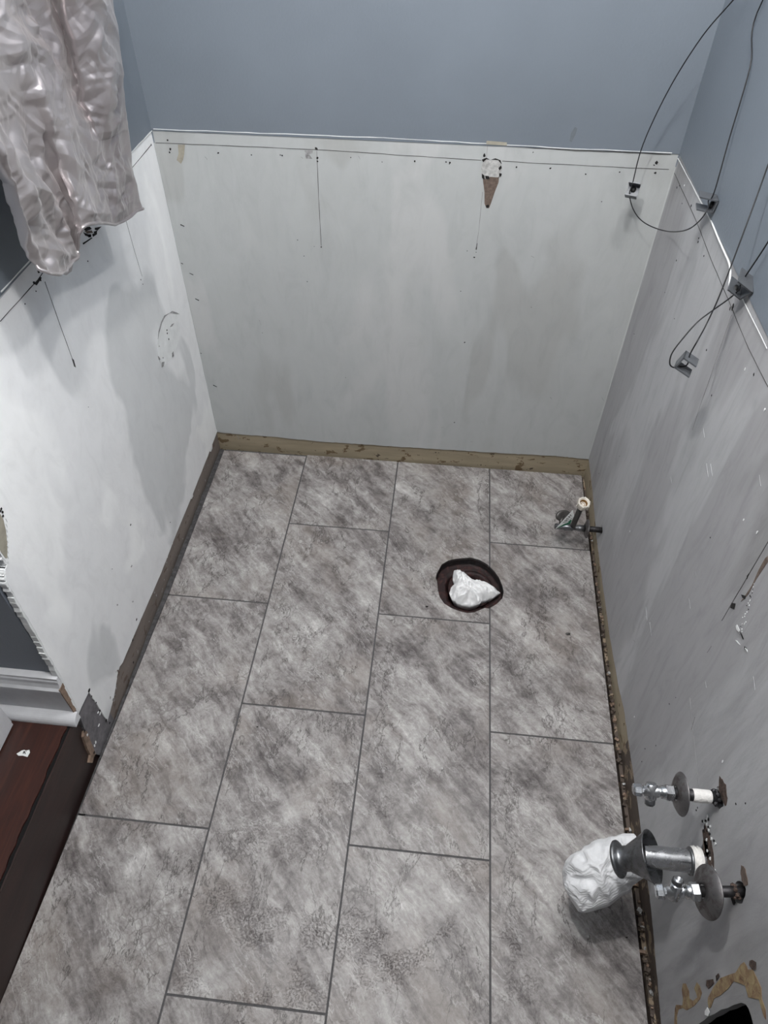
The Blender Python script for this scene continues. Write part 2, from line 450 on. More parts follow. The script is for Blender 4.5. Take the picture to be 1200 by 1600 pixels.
for ci, (x0, x1, yj) in enumerate(cols):
    ys = [0.0]; y = yj
    while y > -2.9: ys.append(y); y -= LT
    ys.append(-2.95)
    for ri in range(len(ys)-1):
        ya, yb = ys[ri]-(g if ri else 0), ys[ri+1]+g
        if ri == 0: ya = .004 if ci else -.004
        P = []
        if x0 is None:
            n = 5
            P += [(xl_edge(yb+(ya-yb)*i/n), yb+(ya-yb)*i/n) for i in range(n+1)]
        else: P += [(x0+g, yb), (x0+g, ya)]
        if x1 is None:
            n = 6
            P += [(xr_edge(ya+(yb-ya)*i/n), ya+(yb-ya)*i/n) for i in range(n+1)]
        else: P += [(x1-g, ya), (x1-g, yb)]
        xc = (-.31 if x0 is None else x0); yc = ys[ri+1]
        sd, fl = seeds.get((ci, ri), (60+ci*7.7+ri*3.3, 1))
        uvf = (lambda c, xc=xc, yc=yc, sd=sd, fl=fl: ((c.x-xc)*fl+sd, (c.y-yc)*fl+sd*.37))
        holes = []
        if ci == 2 and ri == 0:        # the opening bites out of two tiles
            poly = [p for p in P]
            hc = clipx(HOLE, xC-g, -1)
            k = next(i for i in range(len(hc)) if abs(hc[i][0]-(xC-g)) < 1e-6 and abs(hc[(i+1) % len(hc)][0]-(xC-g)) < 1e-6)
            arc = hc[k+1:]+hc[:k+1]     # runs round the inside of the tile
            if arc[0][1] < arc[-1][1]: arc = arc[::-1]
            poly = [(x0+g, yb), (x0+g, ya), (x1-g, ya)]+arc+[(x1-g, yb)]
            P = poly
        if ci == 3 and ri == 1:
            hc = clipx(HOLE, xC+g, 1)
            k = next(i for i in range(len(hc)) if abs(hc[i][0]-(xC+g)) < 1e-6 and abs(hc[(i+1) % len(hc)][0]-(xC+g)) < 1e-6)
            arc = hc[k+1:]+hc[:k+1]
            if arc[0][1] > arc[-1][1]: arc = arc[::-1]
            P = [(x0+g, yb)]+arc+P[1:]
        slab(bm, 'floor', P, holes, thick=.009, mi=0, uvoff=uvf)
# grout bed (with the same opening), then the dark mortar bed that shows along the walls
gh = [(p[0], p[1]) for p in HOLE]
slab(bm, 'floor', [(-.292, -2.95), (-.286, 0.002), (.917, .002), (.908, -2.95)], [gh], thick=.01, off=-.0012, mi=1)
slab(bm, 'floor', [(-.33, -2.95), (-.33, .03), (.905, .03), (.905, -2.95)], [gh], thick=.02, off=-.0125, mi=2)
slab(bm, 'floor', [(.905, -2.95), (.905, .03), (1.04, .03), (1.04, -2.95)], thick=.02, off=-.040, mi=3)  # deep bottom of the right gap, painted black to carry its shadow
slab(bm, 'floor', [(.9285, .03), (.9270, -.15), (.9270, -.35), (.9260, -.60), (.9250, -.9), (.9245, -1.2), (.9240, -1.6), (.9215, -2.9), (1.0, -2.9), (1.0, .03)], thick=.024, off=-.0125, mi=4)
floor = structure(finish(bm, 'floor', [M_TILE, M_GROUT, M_MORTAR, M_BLACK, M_DARKSTRIP]), 'grey marbled stone-look tile floor in staggered rows with dark grout')
# debris in the perimeter gap is part of the mortar bed
bm = bmesh.new()
random.seed(12)
for i in range(150):
    y = -random.random()*1.55; x = random.uniform(.926, .932) if y > -.6 else random.uniform(.9245, .931); s = random.uniform(.0015, .0045)
    M = Matrix.Translation((x, y, -.010+s*.6)) @ Matrix.Rotation(random.random()*6, 4, Vector((random.random(), random.random(), 1)).normalized())
    box(bm, (-s, -s*random.uniform(.6, 2), -s*.7), (s, s, s*.7), random.choice((0, 0, 0, 0, 0, 1, 1, 2)), M)
rub = finish(bm, 'gap_rubble', [M_DARKSTRIP, M_TAN, M_TORN], floor); rub['kind'] = 'stuff'
# left mortar lip
bm = bmesh.new()
pts = []
for i in range(30):
    y = .0-i*(1.10/29); pts.append((xl_edge(y)-.001, y))
wallpts = [(-.3045+random.uniform(-.002, .001), p[1]) for p in pts]
slab(bm, 'floor', pts+wallpts[::-1], thick=.012, off=.001, mi=0)
finish(bm, 'mortar_fillet', M_MORTAR, floor)

# ------------------------------------------------------------------ back wall
random.seed(21)
MATS_B = [M_BACK, M_BLUE, M_LINE, M_HOLE, M_SMEAR, M_PAPER, M_TORN, M_TAPE, M_CAULK, M_BEIGE, M_FAINT, M_RUST, M_PIPEDARK, M_SCUFF]
bm = bmesh.new()
bot = [ab('back', *p) for p in [(342,676),(420,682),(500,690),(560,694),(620,698),(700,703),(800,709),(860,712),(905,716)]]
bt = []
for a, b in zip(bot, bot[1:]): bt += jag(a, b, 12, .0013)[:-1]
bt[0] = (XL-.01, .072); bt.append((XR+.01, .07))
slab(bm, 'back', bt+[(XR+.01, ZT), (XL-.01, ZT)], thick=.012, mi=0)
slab(bm, 'back', [(XL-.01, ZT), (XR+.01, ZT), (XR+.01, 2.4), (XL-.01, 2.4)], thick=.0135, off=.0015, mi=1)
slab(bm, 'back', [(XL-.01, -.02), (XR+.01, -.02), (XR+.01, .1), (XL-.01, .1)], thick=.02, off=-.0035, mi=9)
slab(bm, 'back', [(XL-.01, .09), (XR+.01, .09), (XR+.01, 2.4), (XL-.01, 2.4)], thick=.02, off=-.0135, mi=0)
line(bm, 'back', [(240,201),(470,210),(620,216),(760,224)], .0015, 8, .0022, .0008)
line(bm, 'back', [(792,226),(900,232),(1050,238)], .0015, 8, .0022, .0008)
line(bm, 'back', [(240,203),(300,206),(470,213),(620,217),(700,221)], .0013, 2, .0010, .0008)
line(bm, 'back', [(792,228),(900,235),(1048,241)], .0013, 2, .0010, .0006)
line(bm, 'back', [(243,223),(495,234),(700,247),(752,250)], .0011, 2)
line(bm, 'back', [(785,252),(880,257),(1045,265)], .0010, 2)
line(bm, 'back', [(495,236),(498,310),(502,384)], .0011, 2, wob=.0003)
line(bm, 'back', [(762,227),(760,246)], .001, 10)
line(bm, 'back', [(754,300),(748,360),(744,386)], .0010, 10, wob=.0003)
mark(bm, 'back', [(745,380),(746,380),(745,390),(743,390)], 2)
mark(bm, 'back', [(760,220),(762,219.5),(792,222),(792,227),(760,225)], 7, .0024)
# trowel-shaped gouge
mark(bm, 'back', [(754,274),(780,272),(779,285),(773,300),(767,318),(764,325),(760,325),(757,318),(757,300),(755,285)], 5, .0006)
mark(bm, 'back', [(756,247),(765,250),(770,248),(782,250),(784,262),(783,273),(778,277),(766,276),(760,280),(753,276),(752,262)], 6, .0012)
for q in [[(753,249),(760,246),(765,249),(760,248),(755,253)],[(768,249),(774,247),(782,250),(784,256),(782,254),(779,250),(773,249)],[(779,262),(783,258),(784,262),(780,266)],[(753,271),(757,274),(757,280),(753,277)],[(758,274),(764,275),(765,279),(759,279)],[(780,270),(784,271),(783,275),(780,275)]]:
    mark(bm, 'back', q, 3, .002)
dot(bm, 'back', (762,322), .0045, 3, lift=.0014)
mark(bm, 'back', [(278,226),(289,226),(288,240),(286,250),(283,256),(276,250),(279,240)], 7, .0004)
mark(bm, 'back', [(476,235),(489,235),(488,240),(483,241),(488,248),(478,248)], 4, .0004)
mark(bm, 'back', [(892,208),(898,198),(902,200),(899,210),(893,222),(890,220)], 13, .0018)
holes = [(262,219,2.6),(266,233,2.6),(265,238,2.2),(341,239,2.8),(393,242,1.8),(441,243,2.2),(438,242,1.4),(494,232,3),(496,247,3),(496,252,2.4),(548,246,1.4),(597,253,1.3),(648,252,2.2),(697,253,1.6),(703,254,2.2),(757,243,3.6),(702,256,1.5),(807,261,2),(860,263,2),(915,272,2),(968,269,1.8),(1024,270,2.4),(1026,254,3.4),(1022,258,2),(741,402,1.9),(730,392,1.2),(744,394,1.1),(726,535,1.8),(710,660,1.8),(940,315,1.2),(833,238,1.2),(502,386,1.8),(491,385,1.0),(475,400,1.2),(250,268,1.2),(410,520,1.2),(540,590,1),(830,480,.9),(480,440,1.2),(465,375,1.2),(720,455,1)]
for x, y, r in holes: dot(bm, 'back', (x, y), r*.00095, 3, random.uniform(.8, 1.5), random.random()*3)
for x, y in [(285,352),(283,411),(308,468),(312,551),(336,603),(333,651),(299,428)]:
    line(bm, 'back', [(x-3, y-1.2), (x+3, y+1.5)], .0022, 3, wob=.0004)
for x, y in [(320,245),(405,500),(470,245),(860,620),(560,244),(690,668),(735,690),(370,680),(830,400),(940,620)]:
    line(bm, 'back', [(x, y), (x+random.uniform(2, 5), y+random.uniform(-1, 8))], .0010, 4)
wall_back = structure(finish(bm, 'wall_back', MATS_B), 'back wall, primed white below a grey-blue painted upper part')
# caulked corners
bm = bmesh.new()
for (x, s) in ((XL, 1), (XR, -1)):
    z = .085; prev = None
    while z < 2.35:
        w0 = random.uniform(.0018, .0035)
        ring = [bm.verts.new((x-.001*s, YB+.001, z)), bm.verts.new((x+s*w0, YB-.0002, z)), bm.verts.new((x+s*w0*.45, YB-w0*.45, z)), bm.verts.new((x+s*.0002, YB-w0, z))]
        if prev:
            for i in range(4): bm.faces.new([prev[i], prev[(i+1) % 4], ring[(i+1) % 4], ring[i]]).material_index = 0 if z < 1.0 else 1
        prev = ring; z += .03
finish(bm, 'corner_caulk', [M_BACK, M_BLUE], wall_back)

# ------------------------------------------------------------------ left wall
random.seed(31)
YE = -1.055
edge = [(YE, 2.4), (YE, 1.0), (-1.040, .72)]
rag = [ab('left', *p) for p in [(1,866),(7,874),(12.5,880),(9,888),(8.5,896),(9.5,904),(12,910),(24,932),(40,960),(55,985),(72,1018),(80,1030),(96,1058),(110,1084),(124,1112)]]
rg = []
for a, b in zip(rag, rag[1:]): rg += jag(a, b, 4, .0011)[:-1]
rg.append(rag[-1])
low = [ab('left', *p) for p in [(139,1081),(152,1101),(168,1127)]]
lw = []
for a, b in zip(low, low[1:]): lw += jag(a, b, 6, .0012)[:-1]
lw.append(low[-1])
bl = [ab('left', *p) for p in [(178,1090),(183,1060),(181,1050),(192,1035),(220,968),(252,895),(270,848),(300,775),(325,712),(338,678)]]
bb = []
for a, b in zip(bl, bl[1:]): bb += jag(a, b, 5, .0008)[:-1]
bb.append((YB+.005, .073))
MATS_L = [M_LEFT, M_BLUE, M_LINE, M_HOLE, M_SMEAR, M_PAPER, M_TORN, M_PATCH, M_CAULK, M_BROWNSTRIP, M_FAINT, M_TAPE, M_BLACK]
lowerpoly = [(YB+.005, ZT), (YE, ZT), (YE, .72)] + rg + lw + bb
bm = bmesh.new()
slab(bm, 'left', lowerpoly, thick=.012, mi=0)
slab(bm, 'left', [(YB+.005, ZT), (YE, ZT), (YE, 2.4), (YB+.005, 2.4)], thick=.0135, off=.0015, mi=1)
slab(bm, 'left', [(YB+.005, -.02), (-1.012, -.02), (-1.012, .19), (YB+.005, .09)], thick=.014, off=-.0035, mi=9)
slab(bm, 'left', jag(ab('left', 148, 1178), ab('left', 124, 1112), 12, .001)+[(-1.07, .20), (-1.0, .22), (-1.0, -.02), (-1.085, -.02)], thick=.012, off=-.0028, mi=7)
for q in [((139,1079), .004), ((166,1126), .0035), ((171,1130), .003), ((143,1088), .002), ((150,1098), .002), ((123,1128), .0025), ((132,1142), .003), ((128,1135), .002), ((147,1176), .003), ((156,1110), .0025)]:
    dot(bm, 'left', q[0], q[1], 3, 1.2, lift=.0008)
for q in [(153,1113),(154,1133),(149,1160),(147,1165),(136,1148),(156,1115)]:
    dot(bm, 'left', q, .0028, 8, 1.5, random.random()*3, lift=.0012)
# paint edge, pencil line, seams
line(bm, 'left', [(237,203),(208,234),(100,348),(0,456)], .0022, 8, .0022, .0006)
line(bm, 'left', [(236,226),(210,258),(100,378),(60,436),(0,502)], .0014, 2)
line(bm, 'left', [(70,440),(95,512),(118,574)], .0011, 2, wob=.0003)
mark(bm, 'left', [(112,560),(115,562),(118,573),(116,573)], 2)
line(bm, 'left', [(195,338),(210,392),(222,432)], .0010, 10, wob=.0003)
for x, y, r in [(60,424,3),(63,437,3),(53,442,3.4),(220,437,1.4),(223,444,1.4),(137,408,1.4),(249,259,1.4),(236,226,2.4),(204,820,2),(266,816,1.4),(39,475,1.5),(56,455,1.5),(138,636,1),(175,889,1),(30,400,1)]:
    dot(bm, 'left', (x, y), r*.001, 3, random.uniform(.8, 1.5), random.random()*3)
for q in [[(54,444),(62,432),(65,434),(57,446)]]: mark(bm, 'left', q, 3)
# printed scrap seen below the cloth's hem: dark and yellow strokes on the wall
for q in [[(128,356),(140,354),(143,358),(134,361)],[(130,363),(142,368),(141,371),(133,368)],[(148,356),(158,354),(152,360),(148,359)],[(137,366),(142,366),(142,370),(138,371)],[(144,366),(151,362),(151,366),(145,370)],[(129,380),(143,371),(144,372),(130,382)],[(146,362),(152,360),(151,362),(147,364)]]:
    mark(bm, 'left', q, 3, .0008)
for q in [[(132,361),(143,360),(145,364),(136,365)]]: mark(bm, 'left', q, 5, .0007)
# oval repair patch with torn rim
ov = [(271,488),(266,489),(258,494),(252,506),(248,520),(246,532),(246,548),(248,560),(251,568),(256,572),(262,566),(268,560),(274,548),(279,530),(281,508),(280,496),(277,490)]
mark(bm, 'left', ov, 8, .0010)
for q in [[(264,489),(268,486),(275,488),(280,491),(274,490),(268,489)],[(264,489),(257,495),(252,505),(248,520),(246,530),(247,518),(251,503),(256,493)],[(267,507),(271,505),(268,510),(265,511)],[(268,552),(270,549),(271,556),(268,558)],[(246,556),(248,558),(250,562),(248,562)],[(252,566),(256,565),(255,572),(252,574)]]:
    mark(bm, 'left', q, 4, .0018)
for q in [((260,516), 2.6), ((260.5,521), 2.4), ((263,530), 2.6), ((248,541), 1.4), ((254,559), 1.6)]: dot(bm, 'left', q[0], q[1]*.001, 3, 1, lift=.0018)
for x, y in [(179,1085),(176,1093),(172,1090),(181,1075),(213,968),(207,1000),(207,940),(241,926),(244,930),(208,1035),(183,945),(205,885)]:
    dot(bm, 'left', (x, y), .0022, random.choice((3, 4, 4)), 1.6, random.random()*3, lift=.0012)
for i in range(9):
    a = Vector(ab('left', 10+i*.35, 812+i*8.2)); slab(bm, 'left', [(a.x, a.y), (a.x-.0012, a.y+.004), (a.x-.002, a.y-.004)], thick=.0008, off=.0012, mi=8)
mark(bm, 'left', [(0,803),(5,812),(9,830),(11,850),(11,872),(8,872),(1,862),(-4,850),(-6,810)], 11, .0006)
for q in [(1,795),(3,800),(4,806),(0,798)]: dot(bm, 'left', q, .0025, 3, lift=.0014)
# scabs of old white paint on the bare strip
bl2 = [(300,775,4),(285,795,9),(270,835,13),(262,860,10),(290,760,6),(186,1040,6),(180,1062,12),(330,700,5)]
for x, y, h in bl2:
    q = [(x-3+h*.05, y+h), (x-1, y-h*.2), (x+h*.35, y-h*1.2), (x+h*.4+1, y-h*.9), (x+3, y+h*.1), (x+1, y+h*1.2)]
    slab(bm, 'left', [ab('left', *p) for p in q], thick=.001, off=-.0024, mi=8)
wall_left = structure(finish(bm, 'wall_left', MATS_L), 'left wall, primed white below grey-blue paint, ragged drywall edge at its near end')

# studs and core behind the left wall, its end faces the stairs
bm = bmesh.new()
box(bm, (-1.9, -1.062, .18), (XL-.0155, .03, 2.4), 0)
wall_hall = structure(finish(bm, 'wall_hall', [M_HALL]), 'dark grey painted wall of the adjoining room')
bm = bmesh.new()      # frayed drywall end beside the grey wall
rg2 = rg[2:]
for a, b in zip(rg2, rg2[1:]):
    A = P3('left', a, -.0005); B = P3('left', b, -.0005)
    dA = Vector((-.0005, -random.uniform(.002, .006), 0)); dB = Vector((-.0005, -random.uniform(.002, .006), 0))
    vs = [bm.verts.new(x) for x in (A, B, B+dB, A+dA)]
    vs2 = [bm.verts.new(x+Vector((-.012, 0, 0))) for x in (A, B, B+dB, A+dA)]
    bm.faces.new(vs); bm.faces.new(vs2)
    for i in range(4): bm.faces.new([vs[i], vs[(i+1) % 4], vs2[(i+1) % 4], vs2[i]])
finish(bm, 'frayed_board_edge', M_CAULK, wall_left)

# hall baseboard: flat board, moulded cap, shoe
def extr(bm, prof, x0, x1, mi=0, axis='x', base=0.0):
    """prof: (outward, z) closed loop, extruded along x; outward is -y from `base`"""
    a = [bm.verts.new((x0, base-o, z)) for o, z in prof]; b = [bm.verts.new((x1, base-o, z)) for o, z in prof]
    n = len(prof)
    for i in range(n): bm.faces.new([a[i], a[(i+1) % n], b[(i+1) % n], b[i]]).material_index = mi
    bm.faces.new(a[::-1]); bm.faces.new(b)
bm = bmesh.new()
extr(bm, [(0,.18),(.022,.18),(.022,.284),(.0245,.287),(.0245,.293),(.020,.299),(.017,.309),(.0165,.318),(.0145,.322),(.0145,.328),(0,.330)], -1.5, -.3075, base=-1.062)
bb_ = structure(finish(bm, 'baseboard_hall', M_WHITE))
bm = bmesh.new()
extr(bm, [(.0222,.1805)]+[(.0222+.024*math.cos(a), .1805+.024*math.sin(a)) for a in [i*math.pi/2/8 for i in range(9)]], -1.5, -.300, base=-1.062)
sh = finish(bm, 'shoe_moulding', M_WHITE, bb_, smooth=False)
bm = bmesh.new()
box(bm, (-.3085, -1.086, .20), (-.3060, -1.066, .300), 0)
finish(bm, 'raw_wood_end', M_TAN, bb_)
# white block of casing at the far left
bm = bmesh.new()
box(bm, (-.62, -2.6, .18), (-.436, -1.1125, .262), 0)
bmesh.ops.bevel(bm, geom=bm.edges[:], offset=.006, segments=2, affect='EDGES')
structure(finish(bm, 'trim_1', M_WHITE), 'white painted skirting block on the wood floor at left')

# raised hall floor and riser
bm = bmesh.new()
ed = [(-.3215+random.uniform(-.0022, .0012), -1.064-i*.012) for i in range(140)]
slab(bm, 'step', [(-1.9, -1.064)]+ed+[(-1.9, ed[-1][1])], thick=.02, mi=0)
for i in range(5):
    x = -.41-.127*i
floor_hall = structure(finish(bm, 'floor_hall', [M_WOOD]), 'red-brown hardwood floor one step above the tile')
bm = bmesh.new()
ed = [(-.3155, -1.085)]+[(-.3155+random.uniform(-.0008, .0008), -1.09-i*.02) for i in range(88)]
slab(bm, 'step', [(-.332, -1.085)]+ed+[(-.332, ed[-1][1])], thick=.004, off=-.004, mi=1)  # solid black strip, painted as the shaded gap along the floor edge
box(bm, (-.332, -2.85, -.012), (-.3125, -1.088, .1755), 0)
riser = structure(finish(bm, 'trim_2', [M_RISER, M_BLACK]), 'dark stained step riser between tile floor and wood floor')
bm = bmesh.new()
q = [ab('left', *p) for p in [(133,1143),(137,1142),(147,1168),(151,1178),(148,1183),(146,1192),(141,1192),(143,1180),(138,1170),(132,1152)]]
slab(bm, 'left', q, thick=.010, off=-.0018, mi=0)
finish(bm, 'split_wood_edge', M_TAN, riser)

# ------------------------------------------------------------------ right wall
random.seed(41)
MATS_R = [M_RIGHT, M_BLUE, M_LINE, M_HOLE, M_SMEAR, M_PAPER, M_TORN, M_GLUE, M_CAULK, M_BEIGE, M_FAINT, M_RUST, M_DARKSTRIP]
YN = -2.9
bl = [ab('right', *p) for p in [(920,718),(925,760),(932,840),(940,900),(952,990),(965,1065),(975,1110),(985,1180),(997,1260),(1005,1330),(1015,1400),(1022,1470),(1028,1540),(1033,1600)]]
bb = []
for a, b in zip(bl, bl[1:]): bb += jag(a, b, 8, .0016)[:-1]
bb[0] = (YB+.005, .071); bb += [bl[-1], (YN, .04)]
outlet = [ab('right', 1000+x/6, 1460+y/6) for x, y in [(540,845),(600,805),(640,770),(700,745),(760,705),(820,690),(880,660),(950,640),(990,655),(1015,690),(1040,760),(1062,845),(1075,960),(1085,1100),(480,1100)]]
def roundhole(c, ry, rz, n=14, j=.18):
    return [(c[0]+ry*(1+random.uniform(-j, j))*math.cos(2*math.pi*i/n), c[1]+rz*(1+random.uniform(-j, j))*math.sin(2*math.pi*i/n)) for i in range(n)]
H1 = roundhole((-1.247, .480), .016, .017); H2 = roundhole((-1.384, .478), .015, .020); H3 = roundhole((-1.310, .366), .027, .030)
H4 = roundhole((-.326, .098), .012, .012)
bm = bmesh.new()
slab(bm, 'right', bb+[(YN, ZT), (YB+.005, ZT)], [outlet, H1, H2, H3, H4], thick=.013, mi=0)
slab(bm, 'right', [(YB+.005, ZT), (YN, ZT), (YN, 2.4), (YB+.005, 2.4)], thick=.0145, off=.0015, mi=1)
slab(bm, 'right', [(YB+.005, -.02), (-.95, -.02), (-.95, .085), (YB+.005, .085)], thick=.012, off=-.003, mi=9)
slab(bm, 'right', [(-.95, -.02), (YN, -.02), (YN, .085), (-.95, .085)], thick=.012, off=-.003, mi=12)
# added backing panels: stop light behind the holes, cavity's darkness put into their colour
box(bm, (XR+.09, YN, -.02), (XR+.10, YB, 2.4), 3)
box(bm, (XR+.0135, YB+.001, -.02), (XR+.10, YB+.02, 2.4), 3)
line(bm, 'right', [(1057,241),(1100,322),(1120,362)], .0022, 8, .0022)
line(bm, 'right', [(1149,440),(1200,545)], .0020, 8, .0022)
# pencil line at the height of the old panel rail
zp = .953
def lineab(bm, pl, q, wd, mi, lift=.0005, wob=.0006):
    pts = []
    for a, b in zip(q, q[1:]):
        a = Vector(a); b = Vector(b); n = max(1, int((b-a).length/.03)); pts += [a.lerp(b, i/n) for i in range(n)]
    pts.append(Vector(q[-1])); l = []; r = []
    for i, p in enumerate(pts):
        d = (pts[min(i+1, len(pts)-1)]-pts[max(i-1, 0)]).normalized(); nn = Vector((-d.y, d.x)); c = p+nn*random.uniform(-wob, wob); ww = wd*random.uniform(.6, 1.3)/2
        l.append(tuple(c+nn*ww)); r.append(tuple(c-nn*ww))
    slab(bm, pl, l+r[::-1], thick=.0006, off=lift, mi=mi)
line(bm, 'right', [(1052,266),(1090,350),(1109,400),(1145,485),(1170,545),(1200,605)], .0012, 2)
line(bm, 'right', [(1143,492),(1120,560),(1095,632),(1082,672)], .0009, 10, wob=.0003)
line(bm, 'right', [(1205,838),(1160,915),(1128,970)], .0012, 2, wob=.0004)
mark(bm, 'right', [(1200,869),(1196,872),(1186,890),(1175,915),(1165,930),(1158,940),(1163,936),(1170,928),(1182,905),(1190,893),(1200,878)], 5)
for q in [[(1144,942),(1150,943),(1148,952),(1142,950)],[(1159,929),(1166,931),(1165,936),(1161,934)],[(1168,900),(1171,896),(1168,905)]]: mark(bm, 'right', q, 3, .0012)
for q in [[(1151,978),(1153,976),(1157,985),(1156,988),(1152,984)],[(1150,1000),(1153,1001),(1158,1008),(1155,1006)],[(1166,1012),(1169,1016),(1169,1019),(1165,1013)]]: mark(bm, 'right', q, 8, .0015)
for q in [[(1157,987),(1160,991),(1163,999),(1161,998)],[(1164,1010),(1167,1012),(1168,1016),(1164,1014)]]: mark(bm, 'right', q, 3, .0012)
for i in range(26):
    dot(bm, 'right', (1176-i*.7+random.uniform(-3, 3), 915+i*3+random.uniform(-3, 3)), random.uniform(.0006, .0014), random.choice((8, 8, 2)), lift=.0012)
for x, y, r in [(1058,293,2),(1062,290,1.6),(1066,318,1.3),(1080,322,2.8),(1091,378,2.2),(1092,372,1.6),(1100,400,1.6),(1057,407,2.4),(1145,480,4),(1141,482,2.4),(1054,498,1.3),(1039,457,1),(1104,547,2),(1178,585,2.2),(1112,618,1.2),(991,522,1.2),(968,713,1.3),(1003,1190,1.4),(1008,1170,1.2),(1046,1100,1.2),(1150,1256,1.6),(1088,1266,1.4),(1090,1262,1.2),(1110,840,1.3),(1165,1255,1.4),(1025,1165,1.2),(936,740,1.3),(1056,1090,1)]:
    dot(bm, 'right', (x, y), r*.001, 3, random.uniform(.8, 1.6), random.random()*3)
for x, y in [(1163,812),(1165,577),(1184,832),(1196,640),(1070,290),(985,830),(992,1120),(1130,1190),(1118,1360)]:
    dot(bm, 'right', (x, y), .0018, 8, 1.6, 1.4, lift=.0015)
for a, b in [((1086,890),(1088,902)),((990,970),(991,988)),((1105,1020),(1112,1010)),((1080,1140),(1086,1120)),((1078,1090),(1092,1230)),((990,1000),(993,1003))]:
    line(bm, 'right', [a, b], .0009, 10)
for i in range(12):      # trowel ridges in the skim coat
    x, y = random.uniform(1010, 1190), random.uniform(650, 1340); l = random.uniform(8, 22)
    line(bm, 'right', [(x, y), (x+l*.12, y+l)], .0009, 0, .0018)
# glue residue round the opening
sa = [(405,460),(430,460),(460,530),(465,600),(500,625),(540,590),(525,540),(510,510),(535,450),(560,480),(582,550),(562,610),(510,670),(440,712),(400,690),(362,705),(348,760),(348,845),(322,845),(330,700),(340,660),(400,665),(405,600),(395,520)]
sb = [(640,650),(640,600),(690,500),(760,410),(850,375),(900,360),(950,280),(980,260),(1005,300),(1015,330),(1060,330),(1095,400),(1140,500),(1145,600),(1180,700),(1185,800),(1165,770),(1120,610),(1020,590),(990,480),(940,460),(880,440),(830,510),(760,570),(700,600),(665,690),(650,690)]
sc_ = [(630,430),(690,420),(700,460),(650,510),(625,480)]; sd_ = [(1035,250),(1060,238),(1095,262),(1095,330),(1060,330),(1030,290)]; se_ = [(720,390),(745,365),(755,390),(725,440)]
for k, s_ in enumerate((sa, sb, sc_, sd_, se_)):
    mark(bm, 'right', [(1000+x/6, 1460+y/6) for x, y in s_], 7 if k < 2 else 11, .0006+.0003*k)
mark(bm, 'right', [(1103,1580),(1107,1574),(1111,1582),(1108,1588),(1103,1586)], 8, .002)
# torn rims round the pipe holes
for c, ry, rz, k in (((-1.243,.500), .020, .013, 11), ((-1.296,.398), .032, .016, 11), ((-1.296,.388), .014, .012, 5), ((-1.372,.505), .014, .010, 5), ((-1.384,.452), .012, .006, 3)):
    slab(bm, 'right', roundhole(c, ry, rz, 18, .22), [], thick=.0008, off=.0008, mi=k)
for i in range(24):
    c = (-1.285+random.uniform(-.03, .03), .405+random.uniform(-.012, .028)); slab(bm, 'right', roundhole(c, .0022, .003, 6, .4), thick=.0012, off=.0018, mi=random.choice((8, 8, 3)))
wall_right = structure(finish(bm, 'wall_right', MATS_R), 'right wall with skim-coated drywall, grey-blue paint above')
# peeled sliver of caulk at the paint edge
bm = bmesh.new()
pk = [at(0, XR-o, x, y) for x, y, o in [(1111,345,.002),(1122,372,.003),(1133,397,.005),(1139,411,.008),(1141,425,.011),(1140,440,.013),(1139,454,.014)]]
tube(bm, spline(pk, 5), .0017, 6)
finish(bm, 'peeling_caulk', M_CAULK, wall_right, True)

bm = bmesh.new(); box(bm, (-1.9, -2.95, 2.4), (1.05, .04, 2.42))
M_CEIL = plain('white_ceiling', 'd8d9da', .8, var=.02)
structure(finish(bm, 'ceiling', M_CEIL))

# ------------------------------------------------------------------ drain opening: flange, pipe, rag
HC = Vector((.561, -.482))
fl = empty('toilet_flange', (HC.x, HC.y, -.012), 'dark rusty toilet drain opening cut through the tile floor', 'drain')
bm = bmesh.new()
n = len(HOLE)
ringtop = [bm.verts.new((p[0], p[1], -.008)) for p in HOLE]
def scl(k, z, jit=0): return [bm.verts.new((HC.x+(p[0]-HC.x)*k*(1+random.uniform(-jit, jit)), HC.y+(p[1]-HC.y)*k*(1+random.uniform(-jit, jit)), z+random.uniform(-jit, jit)*.03)) for p in HOLE]
rr = [ringtop, scl(1.0, -.030), scl(.90, -.034, .02), scl(.78, -.030, .03), scl(.68, -.036, .03), scl(.62, -.06), scl(.60, -.16)]
for a, b in zip(rr, rr[1:]):
    for i in range(n): bm.faces.new([a[i], a[(i+1) % n], b[(i+1) % n], b[i]]).smooth = True
bm.faces.new(rr[-1])
finish(bm, 'flange_body', M_FLANGE, fl)
bm = bmesh.new()
lathe(bm, axframe((HC.x+.004, HC.y-.002, -.034), (0, 0, 1)), [(.066, 0), (.066, .008), (.060, .010), (.052, .008), (.050, -.05), (.053, -.05), (.062, -.002)], 36, closed=True)
finish(bm, 'drain_ring', M_FLANGE, fl, False)

